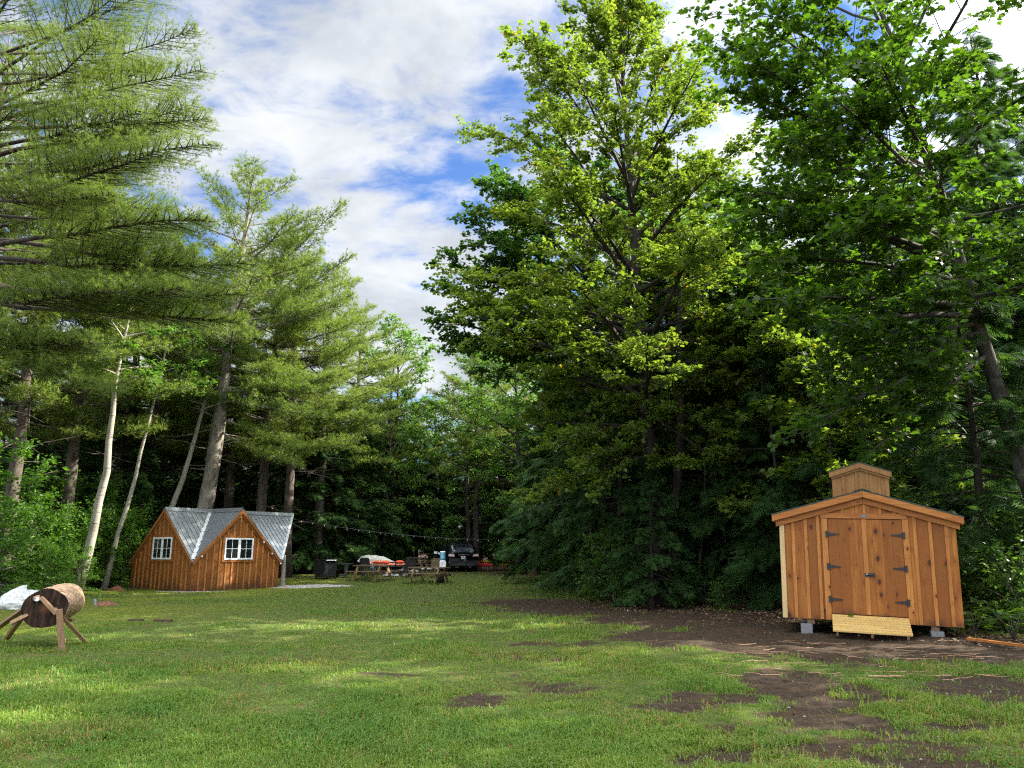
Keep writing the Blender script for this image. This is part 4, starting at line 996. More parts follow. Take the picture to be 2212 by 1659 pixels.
def hemlock(seed, H, r0, zc, prof, nb=90, tmpl=T_SPRAY, ss=.55, lean=(0, 0), per=1.0, droop=-.28, el=(-4, 40), azlim=None, dead=8):
    rg = np.random.RandomState(seed); tm = MB(); lm = MB()
    tp_ = trunk_path(H, lean, rg, 10, .03); tr_ = flare(H, r0, 10, .04); tm.tube(tp_, tr_, 7); P = []; D = []; N = []; T_ = []
    for i in range(nb):
        t_ = (i + rg.rand() * .8) / nb; z0 = zc + (H * .99 - zc) * t_; az = i * 2.3999 + rg.randn() * .4
        if azlim is not None: az = azlim[0] + (rg.rand() - .5) * azlim[1]
        L_ = max(.35, prof(t_) * rg.uniform(.65, 1.15)); e = R(el[0] + (el[1] - el[0]) * t_ ** 1.5 + rg.randn() * 7); p0 = along(tp_, np.array([z0 / H]))[0]
        lp = limb_path(p0, az, e, L_, rg, 6, droop, .04); tm.tube(lp, np.linspace(.012 + .008 * L_, .004, 6), 4, False)
        m_ = max(6, int(L_ * 17 * per)); s = .12 + .9 * np.sqrt(rg.rand(m_)); s = np.clip(s, 0, 1); q0 = along(lp, s); sd = np.where(rg.rand(m_) < .5, -1, 1)
        a2 = az + sd * np.radians(rg.uniform(15, 70, m_)); wd_ = (1 - s) * L_ * .36 + .05; off = rg.rand(m_) * wd_ * 1.25
        hd = np.stack([np.cos(a2), np.sin(a2), -.16 + .25 * rg.randn(m_) - .35 * s], 1)
        P.append(q0 + hd * off[:, None] + rg.randn(m_, 3) * .05); D.append(hd); N.append(np.array([0, 0, 1.0]) + rg.randn(m_, 3) * .35); T_.append(np.clip(.3 * rg.rand() + .7 * rg.rand(m_), 0, 1))
    for i in range(dead):
        z0 = rg.uniform(.3, max(.6, zc * 1.1)); lp = limb_path(along(tp_, np.array([z0 / H]))[0], rg.uniform(0, 6.3), R(rg.uniform(-30, 15)), rg.uniform(.5, 1.8), rg, 4, -.1, .1); tm.tube(lp, np.linspace(.012, .003, 4), 3, False)
    P = np.vstack(P); scatter(lm, tmpl, P, np.vstack(D), np.vstack(N), ss * np.exp(rg.randn(len(P)) * .25), np.concatenate(T_))
    return tm, lm

def tree(name, label, cat, loc, parts, bm, lmn, group=None, rotz=0, scale=1, bl='trunk', cl_='crown'):
    t_ = thing(name, label, cat, loc, rotz, group); t_.scale = (scale,) * 3
    parts[0].build(bl, bm, t_, True); parts[1].build(cl_, lmn, t_); return t_
def gpos(xd, Y): x = X(xd, Y); return np.array([x, Y, h1(x, Y) - .02])

# ---- the large maple of the right-hand wood edge
mp_ = gpos(1428, 24.7)
def prof_maple(t): return float(np.interp(t, [0, .15, .35, .6, .8, 1], [4.6, 5.2, 4.9, 3.9, 2.7, 1.2]))
def tips(base, L_): return [(z0, at(xd, yd, Y) - base) for z0, xd, yd, Y in L_]
ex = tips(mp_, [(5.6, 1190, 960, 22.6), (5.2, 1260, 1000, 22.4), (4.4, 1470, 1010, 22.2), (4.6, 1160, 1080, 23.2), (6.4, 1150, 810, 23.2), (6.5, 1560, 930, 22.8), (7, 1600, 830, 23), (8, 1640, 700, 24), (9, 1100, 640, 24), (6.2, 1380, 930, 22.6), (6.4, 1450, 880, 22.4), (5.8, 1330, 860, 22.8), (7, 1500, 800, 22.6), (5.0, 1300, 1060, 22.6), (7.4, 1250, 740, 23), (6, 1530, 990, 23.2), (8, 1400, 760, 22.6)])
tree('maple_tree', 'tall yellow-green maple rising out of the dark wood edge left of the shed', 'tree', mp_, broadleaf(11, 21.0, .25, 5.2, prof_maple, 56, (-.6, 0), T_STAR, .102, 95000, (12, 68), ex, (.15, math.pi), sides=10, n2=10), M['maple_bark'], M['maple_leaf'])
sec_ = gpos(1452, 24.9)
tree('maple_tree', 'thinner second maple stem close beside the tall yellow-green maple', 'tree', sec_, broadleaf(12, 15.5, .17, 7.5, lambda t: 3.2 - 2.0 * t, 18, (.9, .2), T_STAR, .102, 24000, (15, 60), (), (.3, 0)), M['maple_bark'], M['maple_leaf'])
# ---- oak reaching out to the left of it
ok = gpos(1320, 29.5)
ex = tips(ok, [(8.5, 935, 690, 27.0), (8, 960, 740, 27.2), (9.5, 945, 610, 27.4), (11, 1000, 450, 28), (12, 1030, 380, 28.4), (10.5, 1040, 560, 27.6), (9, 1010, 660, 26.8), (12.5, 1090, 420, 28), (7.5, 1080, 760, 27), (10, 970, 560, 28.2), (11.5, 1060, 350, 29)])
tree('oak_tree', 'dark-leaved oak whose boughs hang out over the gap of sky left of the maple', 'tree', ok, broadleaf(21, 17.0, .25, 6.0, lambda t: float(np.interp(t, [0, .4, .8, 1], [3.6, 4.6, 3.4, 1.2])), 26, (-.8, -.3), T_STAR, .132, 46000, (8, 55), ex), M['maple_bark'], M['oak_leaf'])
# ---- near tree at the right border
nr = gpos(2305, 17.8)
ex = tips(nr, [(9.0, 1640, 420, 15.5), (8.5, 1560, 390, 16.5), (10, 1610, 130, 16), (10.5, 1650, 40, 15.5), (11, 1600, 200, 16.5), (9.5, 1700, 300, 15), (8, 1680, 560, 16), (7.4, 1720, 640, 15), (7.2, 1830, 700, 15), (8.5, 1620, 470, 15.8), (12, 1700, -60, 16),
              (6.6, 1760, 930, 16.8), (6.2, 1890, 960, 16.9), (7, 1820, 800, 17), (6.8, 1950, 820, 16), (7.8, 1980, 640, 14.8), (9, 1880, 500, 14.5), (10, 1800, 200, 15), (11, 1900, 60, 15), (10, 2050, 350, 14.6), (12, 2100, 100, 14.8), (9, 2200, 550, 14.6)])
tree('oak_tree', 'big leafy oak with a leaning pale-flecked trunk behind the right side of the shed', 'tree', nr, broadleaf(31, 19.0, .21, 7.6, lambda t: float(np.interp(t, [0, .3, .7, 1], [3.8, 4.6, 4.0, 2.0])), 30, (-3.0, .3), T_MAPLE, .145, 36000, (5, 58), ex, (.45, math.pi), sides=12, twigs=True, n2=10), bark('oak_bark', (.09, .08, .065), (.028, .025, .02), 5, .3, lichen=(.24, .24, .21)), M['near_leaf'])
# ---- saplings catching the light behind the shed
sap = broadleaf(41, 7.5, .06, 2.6, lambda t: 1.9 - 1.1 * t, 18, (.3, -.3), T_MAPLE, .17, 2200, (5, 50), (), n2=6)
s1 = tree('maple_sapling', 'sunlit young maple with glowing yellow leaves just behind the cupola', 'sapling', gpos(1800, 21.5), sap, M['maple_bark'], M['maple_leaf'], 'maple saplings behind the shed')
for xd, Y, rz, sc, lab in ((1890, 20.3, 2.0, .80, 'bright young maple right of the cupola'), (1700, 23.0, 4.0, 1.15, 'young maple left of the shed roof, below the big oak boughs'), (1960, 22.0, 1.1, .9, 'young maple behind the right half of the shed roof'),
                           (1620, 25.5, 5.1, 1.35, 'tallest young maple right of the tall maple trunk')):
    dup(s1, gpos(xd, Y), rz, lab, None, sc)

# ---- white pines of the left side
np_ = gpos(-250, 22.5)
ex = tips(np_, [(15.5, 440, 120, 20), (14.8, 455, 280, 20.5), (13, 430, 330, 19.6), (12, 330, 315, 19.0), (11.4, 560, 560, 20.5), (11, 480, 470, 20), (10.2, 540, 620, 21), (10, 460, 640, 20.2), (9.4, 520, 700, 22.5), (16.5, 400, 40, 21),
              (17.5, 380, -40, 21), (9, 300, 640, 19.4), (8.6, 260, 830, 19.8), (12.5, 250, 420, 18.6), (14, 300, 230, 19), (15, 250, 90, 19), (8.0, 210, 760, 19), (13.6, 400, 200, 20), (16, 300, -20, 20), (10.6, 420, 560, 21)])
tree('pine_tree', 'near white pine whose long dark limbs sweep in from the left edge', 'tree', np_, pine(51, 23.5, .34, 7.4, lambda t: float(np.interp(t, [0, .3, .7, 1], [6.6, 7.0, 6.0, 1.6])), 46, (.1, 0), T_TUFT_N, .145, .052, ex, dead=36, deadz=(4, 14), sides=12, tw=1.1, s0=.46), M['dark_bark'], M['pine_needle'])
wp = gpos(425, 38.0)
profp = lambda t: float(np.interp(t, [0, .25, .6, .85, 1], [5.6, 6.0, 4.4, 2.6, .6]))
ex = tips(wp, [(9.5, 680, 830, 35.5), (9.0, 700, 900, 35), (8, 650, 960, 35.2), (9.2, 720, 800, 36), (12, 740, 560, 37), (13, 760, 640, 37), (14, 730, 470, 37), (9, 330, 740, 36.5), (10, 400, 620, 37), (7.5, 640, 1010, 36)])
tree('pine_tree', 'tall white pine with a thick pale trunk right behind the cabin', 'tree', wp, pine(52, 21.5, .42, 9.5, profp, 56, (1.2, 0), T_TUFT_F, .215, .095, ex, dead=16, deadz=(5, 12)), M['pine_bark_pale'], M['pine_needle'])
pB = pine(53, 19.5, .30, 6.5, lambda t: float(np.interp(t, [0, .25, .6, .85, 1], [4.8, 5.2, 3.9, 2.2, .5])), 54, (.3, 0), T_TUFT_F, .215, .095, dead=14)
b1 = tree('pine_tree', 'white pine with a brown trunk behind the right cabin gable', 'tree', gpos(556, 41.0), pB, M['pine_bark'], M['pine_needle'])
for xd, Y, rz, sc, lab in ((690, 45.5, 1.3, .97, 'white pine right of the cabin with upswept limbs against the sky'), (770, 51.0, 2.6, .92, 'paler white pine at the right end of the left-hand wood edge'), (130, 34.0, 4.0, 1.0, 'white pine behind the near limbs, trunk lost in foliage at far left'),
                           (1030, 51.0, .6, .80, 'slender pine with a straight dark trunk right behind the black car'), (290, 46.0, 5.2, 1.05, 'white pine filling the back between the leaning trunks'), (20, 30.0, 2.2, .95, 'dark-trunked white pine near the left edge behind the tarp'), (-120, 28, 3.1, 1.15, 'white pine whose crown fills the upper left behind the near limbs'), (300, 42.0, 4.1, 1.0, 'white pine filling the space between the near limbs and the thick pale pine'), (235, 42.5, 5.0, 1.08, 'white pine rising behind the two slim birches'), (480, 44.0, 4.4, 1.0, 'white pine crown directly behind the thick pale pine'), (620, 41.5, 2.9, .93, 'white pine with drooping lower limbs beside the cabin roof end'), (-60, 33.0, 1.7, 1.15, 'white pine at the very left edge of the wood'), (830, 57.0, 0.4, .85, 'small far pine at the right end of the left wood edge'), (1080, 66.0, 3.3, .95, 'far white pine at the bottom of the sky gap')):
    dup(b1, gpos(xd, Y), rz, lab, None, sc)
# second stem of the forked pine
tree('pine_tree', 'thinner pale stem leaning close against the thick pine behind the cabin', 'tree', gpos(438, 38.2), pine(54, 15, .20, 10, lambda t: 2.6 - 1.8 * t, 22, (.9, .2), T_TUFT_F, .27, .15, dead=8, deadz=(6, 10)), M['pine_bark_pale'], M['pine_needle'])
# ---- pale leaning birches at the left
def birch(seed, H, r0, lean, curve): return broadleaf(seed, H, r0, H * .62, lambda t: 2.3 - 1.3 * t, 16, lean, T_LEAF, .15, 3500, (15, 60), curve=curve, n2=7)
tree('birch_tree', 'pale birch with a strongly bent trunk between log and cabin', 'tree', gpos(172, 31.0), birch(61, 13, .19, (1.0, 0), ([0, 2.5, 5, 7.5, 13], [0, .32, .42, .10, .1], [0, 0, 0, 0, 0])), M['birch_bark'], M['wood_leaf'])
tree('birch_tree', 'slim pale birch leaning right above the leafy bushes', 'tree', gpos(232, 34.0), birch(62, 13, .11, (2.2, .3), ([0, 13], [0, 0], [0, 0])), M['birch_bark'], M['wood_leaf'])
tree('birch_tree', 'grey birch leaning right with a broken top, behind the left cabin gable', 'tree', gpos(325, 37.5), birch(63, 13.5, .17, (2.6, .2), ([0, 5, 13.5], [0, .3, 0], [0, 0, 0])), M['birch_bark'], M['wood_leaf'])
# ---- hemlocks
ph = lambda t: float(np.interp(t, [0, .2, .6, 1], [3.3, 3.5, 2.2, .25]))
hA = tree('hemlock_tree', 'dark hemlock', 'tree', gpos(1640, 26.0), hemlock(71, 12.5, .17, 1.9, ph, 120, T_SPRAY_N, .33, per=2.6), M['dark_bark'], M['hemlock_needle'])
hA['label'] = 'dark hemlock between the tall maple and the shed'
hB = tree('hemlock_tree', 'dark hemlock', 'tree', gpos(1560, 28.5), hemlock(72, 11, .15, 1.3, lambda t: ph(t) * .92, 105, T_SPRAY, .36, per=2.2), M['dark_bark'], M['hemlock_needle'])
hB['label'] = 'dense hemlock right behind the tall maple trunk'
hC = tree('hemlock_tree', 'dark hemlock', 'tree', gpos(1300, 33.0), hemlock(73, 14, .20, 1.6, lambda t: ph(t) * 1.15, 115, T_SPRAY, .38, per=2.2), M['dark_bark'], M['hemlock_needle'])
hC['label'] = 'broad dark hemlock under the overhanging oak boughs'
hD = tree('hemlock_tree', 'dark hemlock', 'tree', gpos(2235, 28.0), hemlock(74, 19, .24, 2.0, lambda t: ph(t) * 1.35, 160, T_SPRAY_N, .36, per=2.0), M['dark_bark'], M['hemlock_needle'])
hD['label'] = 'tall black-green hemlock at the right border behind the big oak'
dup(hD, gpos(2262, 31.0), 2.0, 'tallest black-green hemlock filling the upper right corner', None, 1.3)
HL = [ # individually describable hemlocks
 (1405, 23.8, 'B', .42, 'young hemlock at the foot of the tall maple'), (1340, 28.0, 'B', .8, 'low hemlock in front of the oak trunk'), (1225, 39.0, 'A', .9, 'hemlock whose left side borders the sky gap near the stump'),
 (1460, 31.0, 'C', .95, 'hemlock filling the shade behind the paired maple stems'), (1745, 24.0, 'B', 1.0, 'hemlock just left of the cupola'), (2010, 24.5, 'A', 1.1, 'hemlock behind the right half of the shed'),
 (2135, 18.9, 'B', .85, 'drooping hemlock just right of the shed'), (1870, 28.0, 'C', 1.0, 'hemlock in deep shade straight behind the cupola'), (40, 33.5, 'A', .62, 'small lit hemlock above the bushes at far left'),
 (110, 37.5, 'B', .85, 'hemlock left of the bent birch'), (245, 40.0, 'A', .85, 'hemlock between the two leftmost birches'), (690, 46.5, 'B', .95, 'dense hemlock behind the barrel'), (610, 47.0, 'A', .95, 'hemlock at the right end of the cabin roof'), (770, 49.0, 'C', .75, 'hemlock behind the serving cabinet')]
src = {'A': hA, 'B': hB, 'C': hC, 'D': hD}; rg = np.random.RandomState(99)
for xd, Y, k, sc, lab in HL: dup(src[k], gpos(xd, Y), rg.uniform(0, 6.3), lab, 'dark hemlocks along the clearing', sc)
# background wood: trees nothing tells apart
BK = [(-20, 45, 'A', 1), (60, 47, 'C', .9), (150, 49, 'B', 1.0), (205, 46, 'C', .85), (330, 45, 'A', .9), (395, 48, 'B', 1.0), (460, 47, 'C', .9), (520, 50, 'A', 1.0), (575, 53, 'C', .9), (650, 53, 'A', 1), (720, 55, 'C', .85), (800, 54, 'A', .9),
      (850, 57, 'C', .8), (900, 58, 'B', .95), (950, 60, 'A', .85), (1000, 58, 'B', .9), (1060, 57, 'C', .8), (1110, 52, 'A', .9), (1190, 50, 'B', 1.05), (1240, 46, 'C', .95), (1290, 40, 'A', 1.0), (1370, 37, 'C', 1), (1430, 40, 'B', 1.1), (1510, 36, 'A', 1.15),
      (1590, 34, 'C', 1.0), (1670, 33, 'A', 1.1), (1760, 32, 'C', .95), (1830, 35, 'A', 1.15), (1930, 33, 'C', 1.0), (2030, 31, 'B', 1.2), (2110, 29, 'C', 1.0), (2190, 30, 'A', 1.2), (2270, 27, 'C', 1.05),
      (930, 75, 'C', .9), (860, 72, 'A', 1), (1010, 74, 'A', 1), (780, 66, 'C', 1.0), (660, 64, 'C', 1.1), (540, 62, 'C', 1.1), (420, 60, 'C', 1.1), (300, 58, 'C', 1.15), (180, 60, 'C', 1.15), (60, 60, 'C', 1.15), (1100, 68, 'C', 1.0), (1200, 60, 'C', 1.1), (1320, 55, 'C', 1.1), (1450, 50, 'C', 1.1), (1600, 46, 'C', 1.15), (1750, 44, 'C', 1.15), (1900, 43, 'C', 1.15), (2050, 42, 'C', 1.2), (2200, 40, 'C', 1.2)]
for xd, Y, k, sc in BK: dup(src[k], gpos(xd, Y), rg.uniform(0, 6.3), 'dark hemlock in the shaded wall of forest behind the clearing', 'hemlocks of the forest wall', sc * rg.uniform(.93, 1.07))
# ---- other broadleaved trees
dA = tree('broadleaf_tree', 'light green leafy tree at the right end of the pines against the sky gap', 'tree', gpos(846, 54), broadleaf(81, 16.5, .2, 4.5, lambda t: float(np.interp(t, [0, .4, .8, 1], [3.0, 3.6, 2.6, .8])), 30, (.3, 0), T_LEAF, .21, 9500, (12, 62)), M['dark_bark'], M['wood_leaf'])
dB = tree('broadleaf_tree', 'leafy green tree standing behind the stump, right of the sky gap', 'tree', gpos(1120, 46), broadleaf(82, 14.5, .2, 3.6, lambda t: float(np.interp(t, [0, .4, .8, 1], [3.0, 3.8, 2.8, 1.0])), 28, (-.4, 0), T_LEAF, .20, 9000, (8, 55)), M['dark_bark'], M['wood_leaf'])
for xd, Y, sr_, sc, rz, lab in ((1010, 50, dB, .82, 2.0, 'leafy tree spreading over the black car'), (830, 50, dB, .72, 4.4, 'small leafy tree in the shade right above the picnic tables'), (1190, 41, dA, .95, 1.2, 'leafy tree between stump and oak'), (1080, 56, dA, 1.0, 3.3, 'leafy tree behind the far pine at the sky gap'),
                                (1560, 31, dA, .95, 5.0, 'leafy tree filling the gap between maple and big oak'), (1680, 29, dB, .95, .4, 'bright leafy tree below the big oak boughs'), (1380, 33, dA, 1.02, 2.6, 'leafy tree seen through the maple stems'), (330, 43.5, dB, .62, 3.0, 'leafy tree in shade left of the thick pine'),
                                (2150, 31, dB, 1.05, 1.7, 'leafy tree behind the hemlock right of the shed'), (1790, 30.0, dB, .9, 2.9, 'leafy tree in sun behind the cupola'), (1960, 29.0, dA, .9, 3.9, 'leafy tree in sun behind the right shed eave'),(940, 68, dB, .95, 1.0, 'farthest leafy tree at the foot of the sky gap')):
    dup(sr_, gpos(xd, Y), rz, lab, None, sc)
# trees of the same wood beyond the right border, whose shade falls over the lawn
dup(dA, gpos(1535, 39.5), 2.2, 'tall leafy tree deep behind the tall maple', None, 1.22); dup(dB, gpos(1600, 42), 1.1, 'tall leafy tree deep in the wood behind the big oak boughs', None, 1.35)
for x_, y_, sr_, sc in ((15.5, 12.5, dB, 1.15), (17, 8.0, dA, 1.1), (22, 11, dB, 1.3), (14.5, 3.5, dB, 1.05), (20, 3.0, dA, 1.2), (22, 16.5, dB, 1.15),  (18, -3, dB, 1.2)):
    dup(sr_, (x_, y_, h1(x_, y_)), rg.uniform(0, 6.3), 'leafy tree of the wood beyond the right edge', 'trees beyond the right edge', sc)

# ---- bushes and plants
bu = tree('bush', 'bright green leafy bush', 'bush', gpos(60, 29.5), broadleaf(91, 2.3, .03, .15, lambda t: 1.25 - .5 * t, 26, (0, 0), T_LEAF, .115, 4200, (5, 65), n2=6, sides=5, jit=.5), M['twig'], M['bush_leaf'], 'leafy bushes left of the cabin', bl='stem', cl_='foliage')
bu['label'] = 'leafy green bush in the undergrowth between the tarp and the cabin'
for xd, Y, sc in ((5, 27.5, .9), (30, 33, 1.25), (105, 31, 1.05), (150, 32.5, .9), (195, 33.8, 1.05), (235, 35, 1.0), (270, 36.5, 1.1), (85, 34.5, 1.45), (160, 36, 1.5), (225, 38, 1.4), (125, 28.5, .6), (180, 30.5, .55)):
    dup(bu, gpos(xd, Y), rg.uniform(0, 6), 'leafy green bush in the undergrowth between the tarp and the cabin', None, sc)
o = dup(bu, gpos(-8, 26.0), 1.0, 'tall sunlit yellow-green bush cut by the left picture edge', None, 1.6)
bd_ = tree('bush', 'dark undergrowth bush', 'bush', gpos(1330, 25.6), broadleaf(92, 1.7, .025, .1, lambda t: 1.15 - .5 * t, 22, (0, 0), T_LEAF, .14, 1900, (5, 60), n2=6, sides=5, jit=.5), M['twig'], M['wood_leaf'], 'undergrowth bushes along the right wood edge', bl='stem', cl_='foliage')
bd_['label'] = 'low dark green bush along the shaded wood edge right of the stump'
for xd, Y, sc in ((1290, 29, .95), (1245, 32, 1.0), (1210, 35, .9), (1375, 24.4, .6), (1395, 25.0, .6), (1470, 23.6, .4), (1520, 24.6, .5), (1555, 22.6, .35), (1600, 24.5, .45), (1655, 23.5, .4), (1340, 27.5, 1.0), (1235, 37, .7)):
    dup(bd_, gpos(xd, Y), rg.uniform(0, 6), 'low dark green bush along the shaded wood edge right of the stump', None, sc)
for xd, Y, sc, lab in ((640, 48.5, 1.0, 'low bush behind the barrel'), (1090, 49.5, .8, 'low bush beside the yellow kayak'), (960, 53, 1.2, 'bush behind the black car'), (2120, 17.3, .55, 'bush touching the right side of the shed'), (2195, 16.2, .8, 'dark bush at the right border beside the shed'), (2240, 18, 1.3, 'taller dark bush at the right border')):
    dup(bd_, gpos(xd, Y), rg.uniform(0, 6), lab, None, sc)
# broad-leaved oak seedlings at the right
sd_ = MB(); rs2 = np.random.RandomState(17); P = []; D = []; N = []
for k in range(46):
    a_ = rs2.uniform(0, 6.28); r_ = .28 * math.sqrt(rs2.rand()); z_ = rs2.uniform(.12, .42); P.append((r_ * math.cos(a_), r_ * math.sin(a_), z_)); D.append((math.cos(a_), math.sin(a_), -.15)); N.append(np.array([0, 0, 1]) + rs2.randn(3) * .3)
scatter(sd_, T_MAPLE, np.array(P), np.array(D), np.array(N), rs2.uniform(.14, .24, 46), rs2.rand(46))
stm = MB()
for k in range(9): stm.tube([(0, 0, -.03), (.1 * math.cos(k), .1 * math.sin(k), .2), (.22 * math.cos(k), .22 * math.sin(k), .36)], [.006, .005, .003], 4)
ol = tree('oak_seedling', 'broad-leaved seedling at the right corner of the shed', 'plant', G(2105, 1372), (stm, sd_), M['twig'], M['near_leaf'], 'broad-leaved seedlings by the shed', bl='stem', cl_='foliage')
for xd, yd, sc, lab in ((2150, 1365, 1.1, 'broad-leaved seedling behind the orange board'), (2190, 1380, 1.25, 'largest broad-leaved seedling at the right border behind the orange board')):
    dup(ol, G(xd, yd), rg.uniform(0, 6), lab, None, sc)

# ---- thin dead stems in the shade
for k, (xd, Y, hh, lab) in enumerate(((1508, 25.2, 6.0, 'thin dead stem just right of the paired maple stems'), (1545, 26.5, 7.5, 'thin leaning dead stem between maple and hemlock'), (1585, 25.0, 4.5, 'short crooked dead stem left of the shed'), (1640, 27.5, 7.0, 'straight grey dead stem left of the shed corner'), (1265, 29.5, 6.0, 'bare reddish stem above the bushes right of the stump'))):
    rd = np.random.RandomState(200 + k); mb = MB(); tpx = trunk_path(hh, (rd.uniform(-.8, .8), rd.uniform(-.3, .3)), rd, 9, .05); mb.tube(tpx, np.linspace(.055, .012, 9), 6)
    for j in range(12):
        lp = limb_path(along(tpx, np.array([rd.uniform(.15, .95)]))[0], rd.uniform(0, 6.3), R(rd.uniform(-25, 30)), rd.uniform(.4, 1.4), rd, 5, -.1, .12); mb.tube(lp, np.linspace(.012, .003, 5), 4, False)
    o = mb.build('dead_sapling', M['pine_bark'], None, True); o.location = [float(q) for q in gpos(xd, Y)]; tag(o, lab, 'dead tree', 'bare dead stems along the wood edge')
# ---- leaf litter and twigs on bare soil
def scat_ground(n, x0, x1, y0, y1, rg_):
    x = rg_.uniform(x0, x1, n); y = rg_.uniform(y0, y1, n); return x, y
rl_ = np.random.RandomState(4); x, y = scat_ground(60000, -3, 13, 6, 32, rl_)
s = soil(x, y); keep = (rl_.rand(len(x)) < s * sst(-3.6, .6, x - _edge(y)) * (.15 + .85 * sst(.45, .6, fbm(x * .9, y * .9, 123)))) & (x < .72 * y + 1.5)
x, y = x[keep][:9000], y[keep][:9000]; n_ = len(x); a_ = rl_.uniform(0, 6.28, n_)
lt = MB(); scatter(lt, (np.array([(0, 0, 0), (.28, .3, .12), (.2, .75, .05), (0, 1, .16), (-.24, .6, .10), (-.25, .25, -.02)]), [[0, 1, 2, 3], [0, 3, 4, 5]]), np.stack([x, y, hgt(x, y) + .012], 1), np.stack([np.cos(a_), np.sin(a_), .25 * rl_.randn(n_)], 1), np.array([0, 0, 1.0]) + rl_.randn(n_, 3) * .45, rl_.uniform(.035, .085, n_), rl_.rand(n_))
m, nt = newmat('leaf_litter'); t = NT(nt); tn = t.n('ShaderNodeAttribute', attribute_name='tone').outputs['Fac']
c = t.mix(tn, (.055, .030, .018), (.20, .115, .065)); c = t.mix(t.ramp(tn, .93, .97), c, (.40, .33, .25)); t.out(t.bsdf(c, .8, spec=.25)); M['leaf_litter'] = m
tag(lt.build('leaf_litter', m), 'dry brown leaves strewn over the bare soil along the wood edge', kind='stuff')
tw_ = MB(); 
for k in range(70):
    xd = rl_.uniform(1560, 2120); yd = rl_.uniform(1385, 1470); g_ = G(xd, yd); a_ = rl_.uniform(-.5, .5) + (math.pi if rl_.rand() < .5 else 0); l_ = rl_.uniform(.12, .6)
    lp = limb_path(g_ + np.array([0, 0, .015]), a_, 0, l_, rl_, 5, 0, .15); lp[:, 2] = hgt(lp[:, 0], lp[:, 1]) + .012 + .02 * rl_.rand(5)
    tw_.tube(lp, np.linspace(rl_.uniform(.004, .010), .003, 5), 4)
tag(tw_.build('twig_debris', M['beam_wood']), 'broken twigs scattered on the dark soil before the shed', kind='stuff')

# ---- pebbles and clods on the soil
x = rl_.uniform(-4, 14, 40000); y = 1 / (1 / 5 - rl_.rand(40000) * (1 / 5 - 1 / 26)); s_ = soil(x, y); keep = (rl_.rand(40000) < s_ * .30) & (x < .72 * y + 1); x, y = x[keep], y[keep]; n_ = len(x)
oc = np.array([(1, 0, 0), (-1, 0, 0), (0, 1, 0), (0, -1, 0), (0, 0, .7), (0, 0, -.7)], float); a_ = rl_.uniform(0, 6.28, n_)
pb_ = MB(); scatter(pb_, (oc, [[0, 2, 4], [2, 1, 4], [1, 3, 4], [3, 0, 4]]), np.stack([x, y, hgt(x, y) - .012], 1), np.stack([np.cos(a_), np.sin(a_), .3 * rl_.randn(n_)], 1), np.array([0, 0, 1.0]) + rl_.randn(n_, 3) * .3, .006 + .016 * rl_.rand(n_) ** 3, rl_.rand(n_))
m, nt = newmat('pebble'); t = NT(nt); tn = t.n('ShaderNodeAttribute', attribute_name='tone').outputs['Fac']
t.out(t.bsdf(t.mix(t.ramp(tn, .6, .97), (.035, .024, .016), (.22, .19, .16)), .9, spec=.2)); tag(pb_.build('pebbles', m), 'small clods and pebbles on the bare soil', kind='stuff')
# ---- grass
rgz = np.random.RandomState(8); NG = 800000
u_ = rgz.rand(NG); Y0, Y1 = 4.6, 49.0; y = 1 / (1 / Y0 - u_ * (1 / Y0 - 1 / Y1)); x = (rgz.rand(NG) * 2 - 1) * (.70 * y + 1.2)
s = soil(x, y); g_ = gravel(x, y); pt = fbm(x * .8, y * .8, 51, 4); tuf = vnoise(x * 5, y * 5, 52)
cx = (x - CAB[0]) * .559 + (y - CAB[1]) * .829; cy = -(x - CAB[0]) * .829 + (y - CAB[1]) * .559
incab = (cx > -.05) & (cx < L + .05) & (cy > -.05) & (cy < L + .05)
sx_ = (x - 7.01) * math.cos(SY) + (y - 15.7) * math.sin(SY); sy_ = -(x - 7.01) * math.sin(SY) + (y - 15.7) * math.cos(SY)
insh = (abs(sx_) < 1.6) & (sy_ > -.8) & (sy_ < 2.6)
ms_ = moss(x, y)
keep = (rgz.rand(NG) < (1 - s) ** 1.3 * (.40 + .85 * sst(.35, .6, pt)) * (.55 + .6 * tuf) * (1 - .55 * ms_)) & (g_ < .45) & ~incab & ~insh & (x < _edge(y) + .6)
x, y, s, pt, tuf, ms_ = x[keep], y[keep], s[keep], pt[keep], tuf[keep], ms_[keep]; n_ = len(x)
ln = (.022 + .040 * sst(.38, .68, pt) + .026 * tuf) * np.exp(rgz.randn(n_) * .32) * (1 - .5 * ms_) * (1 + .003 * y)
far_ = sst(28, 34, y) * sst(-12, -6, x); ln = ln * (1 + .35 * far_)
wd = (.0023 + .00029 * y) * np.exp(rgz.randn(n_) * .2); az = rgz.uniform(0, 6.28, n_); lean = rgz.uniform(.25, 1.35, n_)
d = np.stack([np.cos(az), np.sin(az)], 1); sd2 = np.stack([-d[:, 1], d[:, 0]], 1); z0 = hgt(x, y) - s * .02
b = np.stack([x, y, z0 - .006], 1); Z = np.zeros((n_, 1))
mid = b + np.hstack([d * (ln * lean * .28)[:, None], (ln * .62)[:, None]]); tip = b + np.hstack([d * (ln * lean * .85)[:, None], (ln * (1.02 - .52 * lean))[:, None]])
w3 = np.hstack([sd2 * wd[:, None], Z])
V = np.stack([b - w3, b + w3, mid + w3 * .8, mid - w3 * .8, tip], 1)
tn_ = np.clip(-.12 + .9 * fbm(x * .55, y * .55, 71, 4) + .55 * (fbm(x * 2.2, y * 2.2, 73, 3) - .5) + .20 * rgz.rand(n_) + .04 + .22 * ms_ + .25 * s, 0, .90)
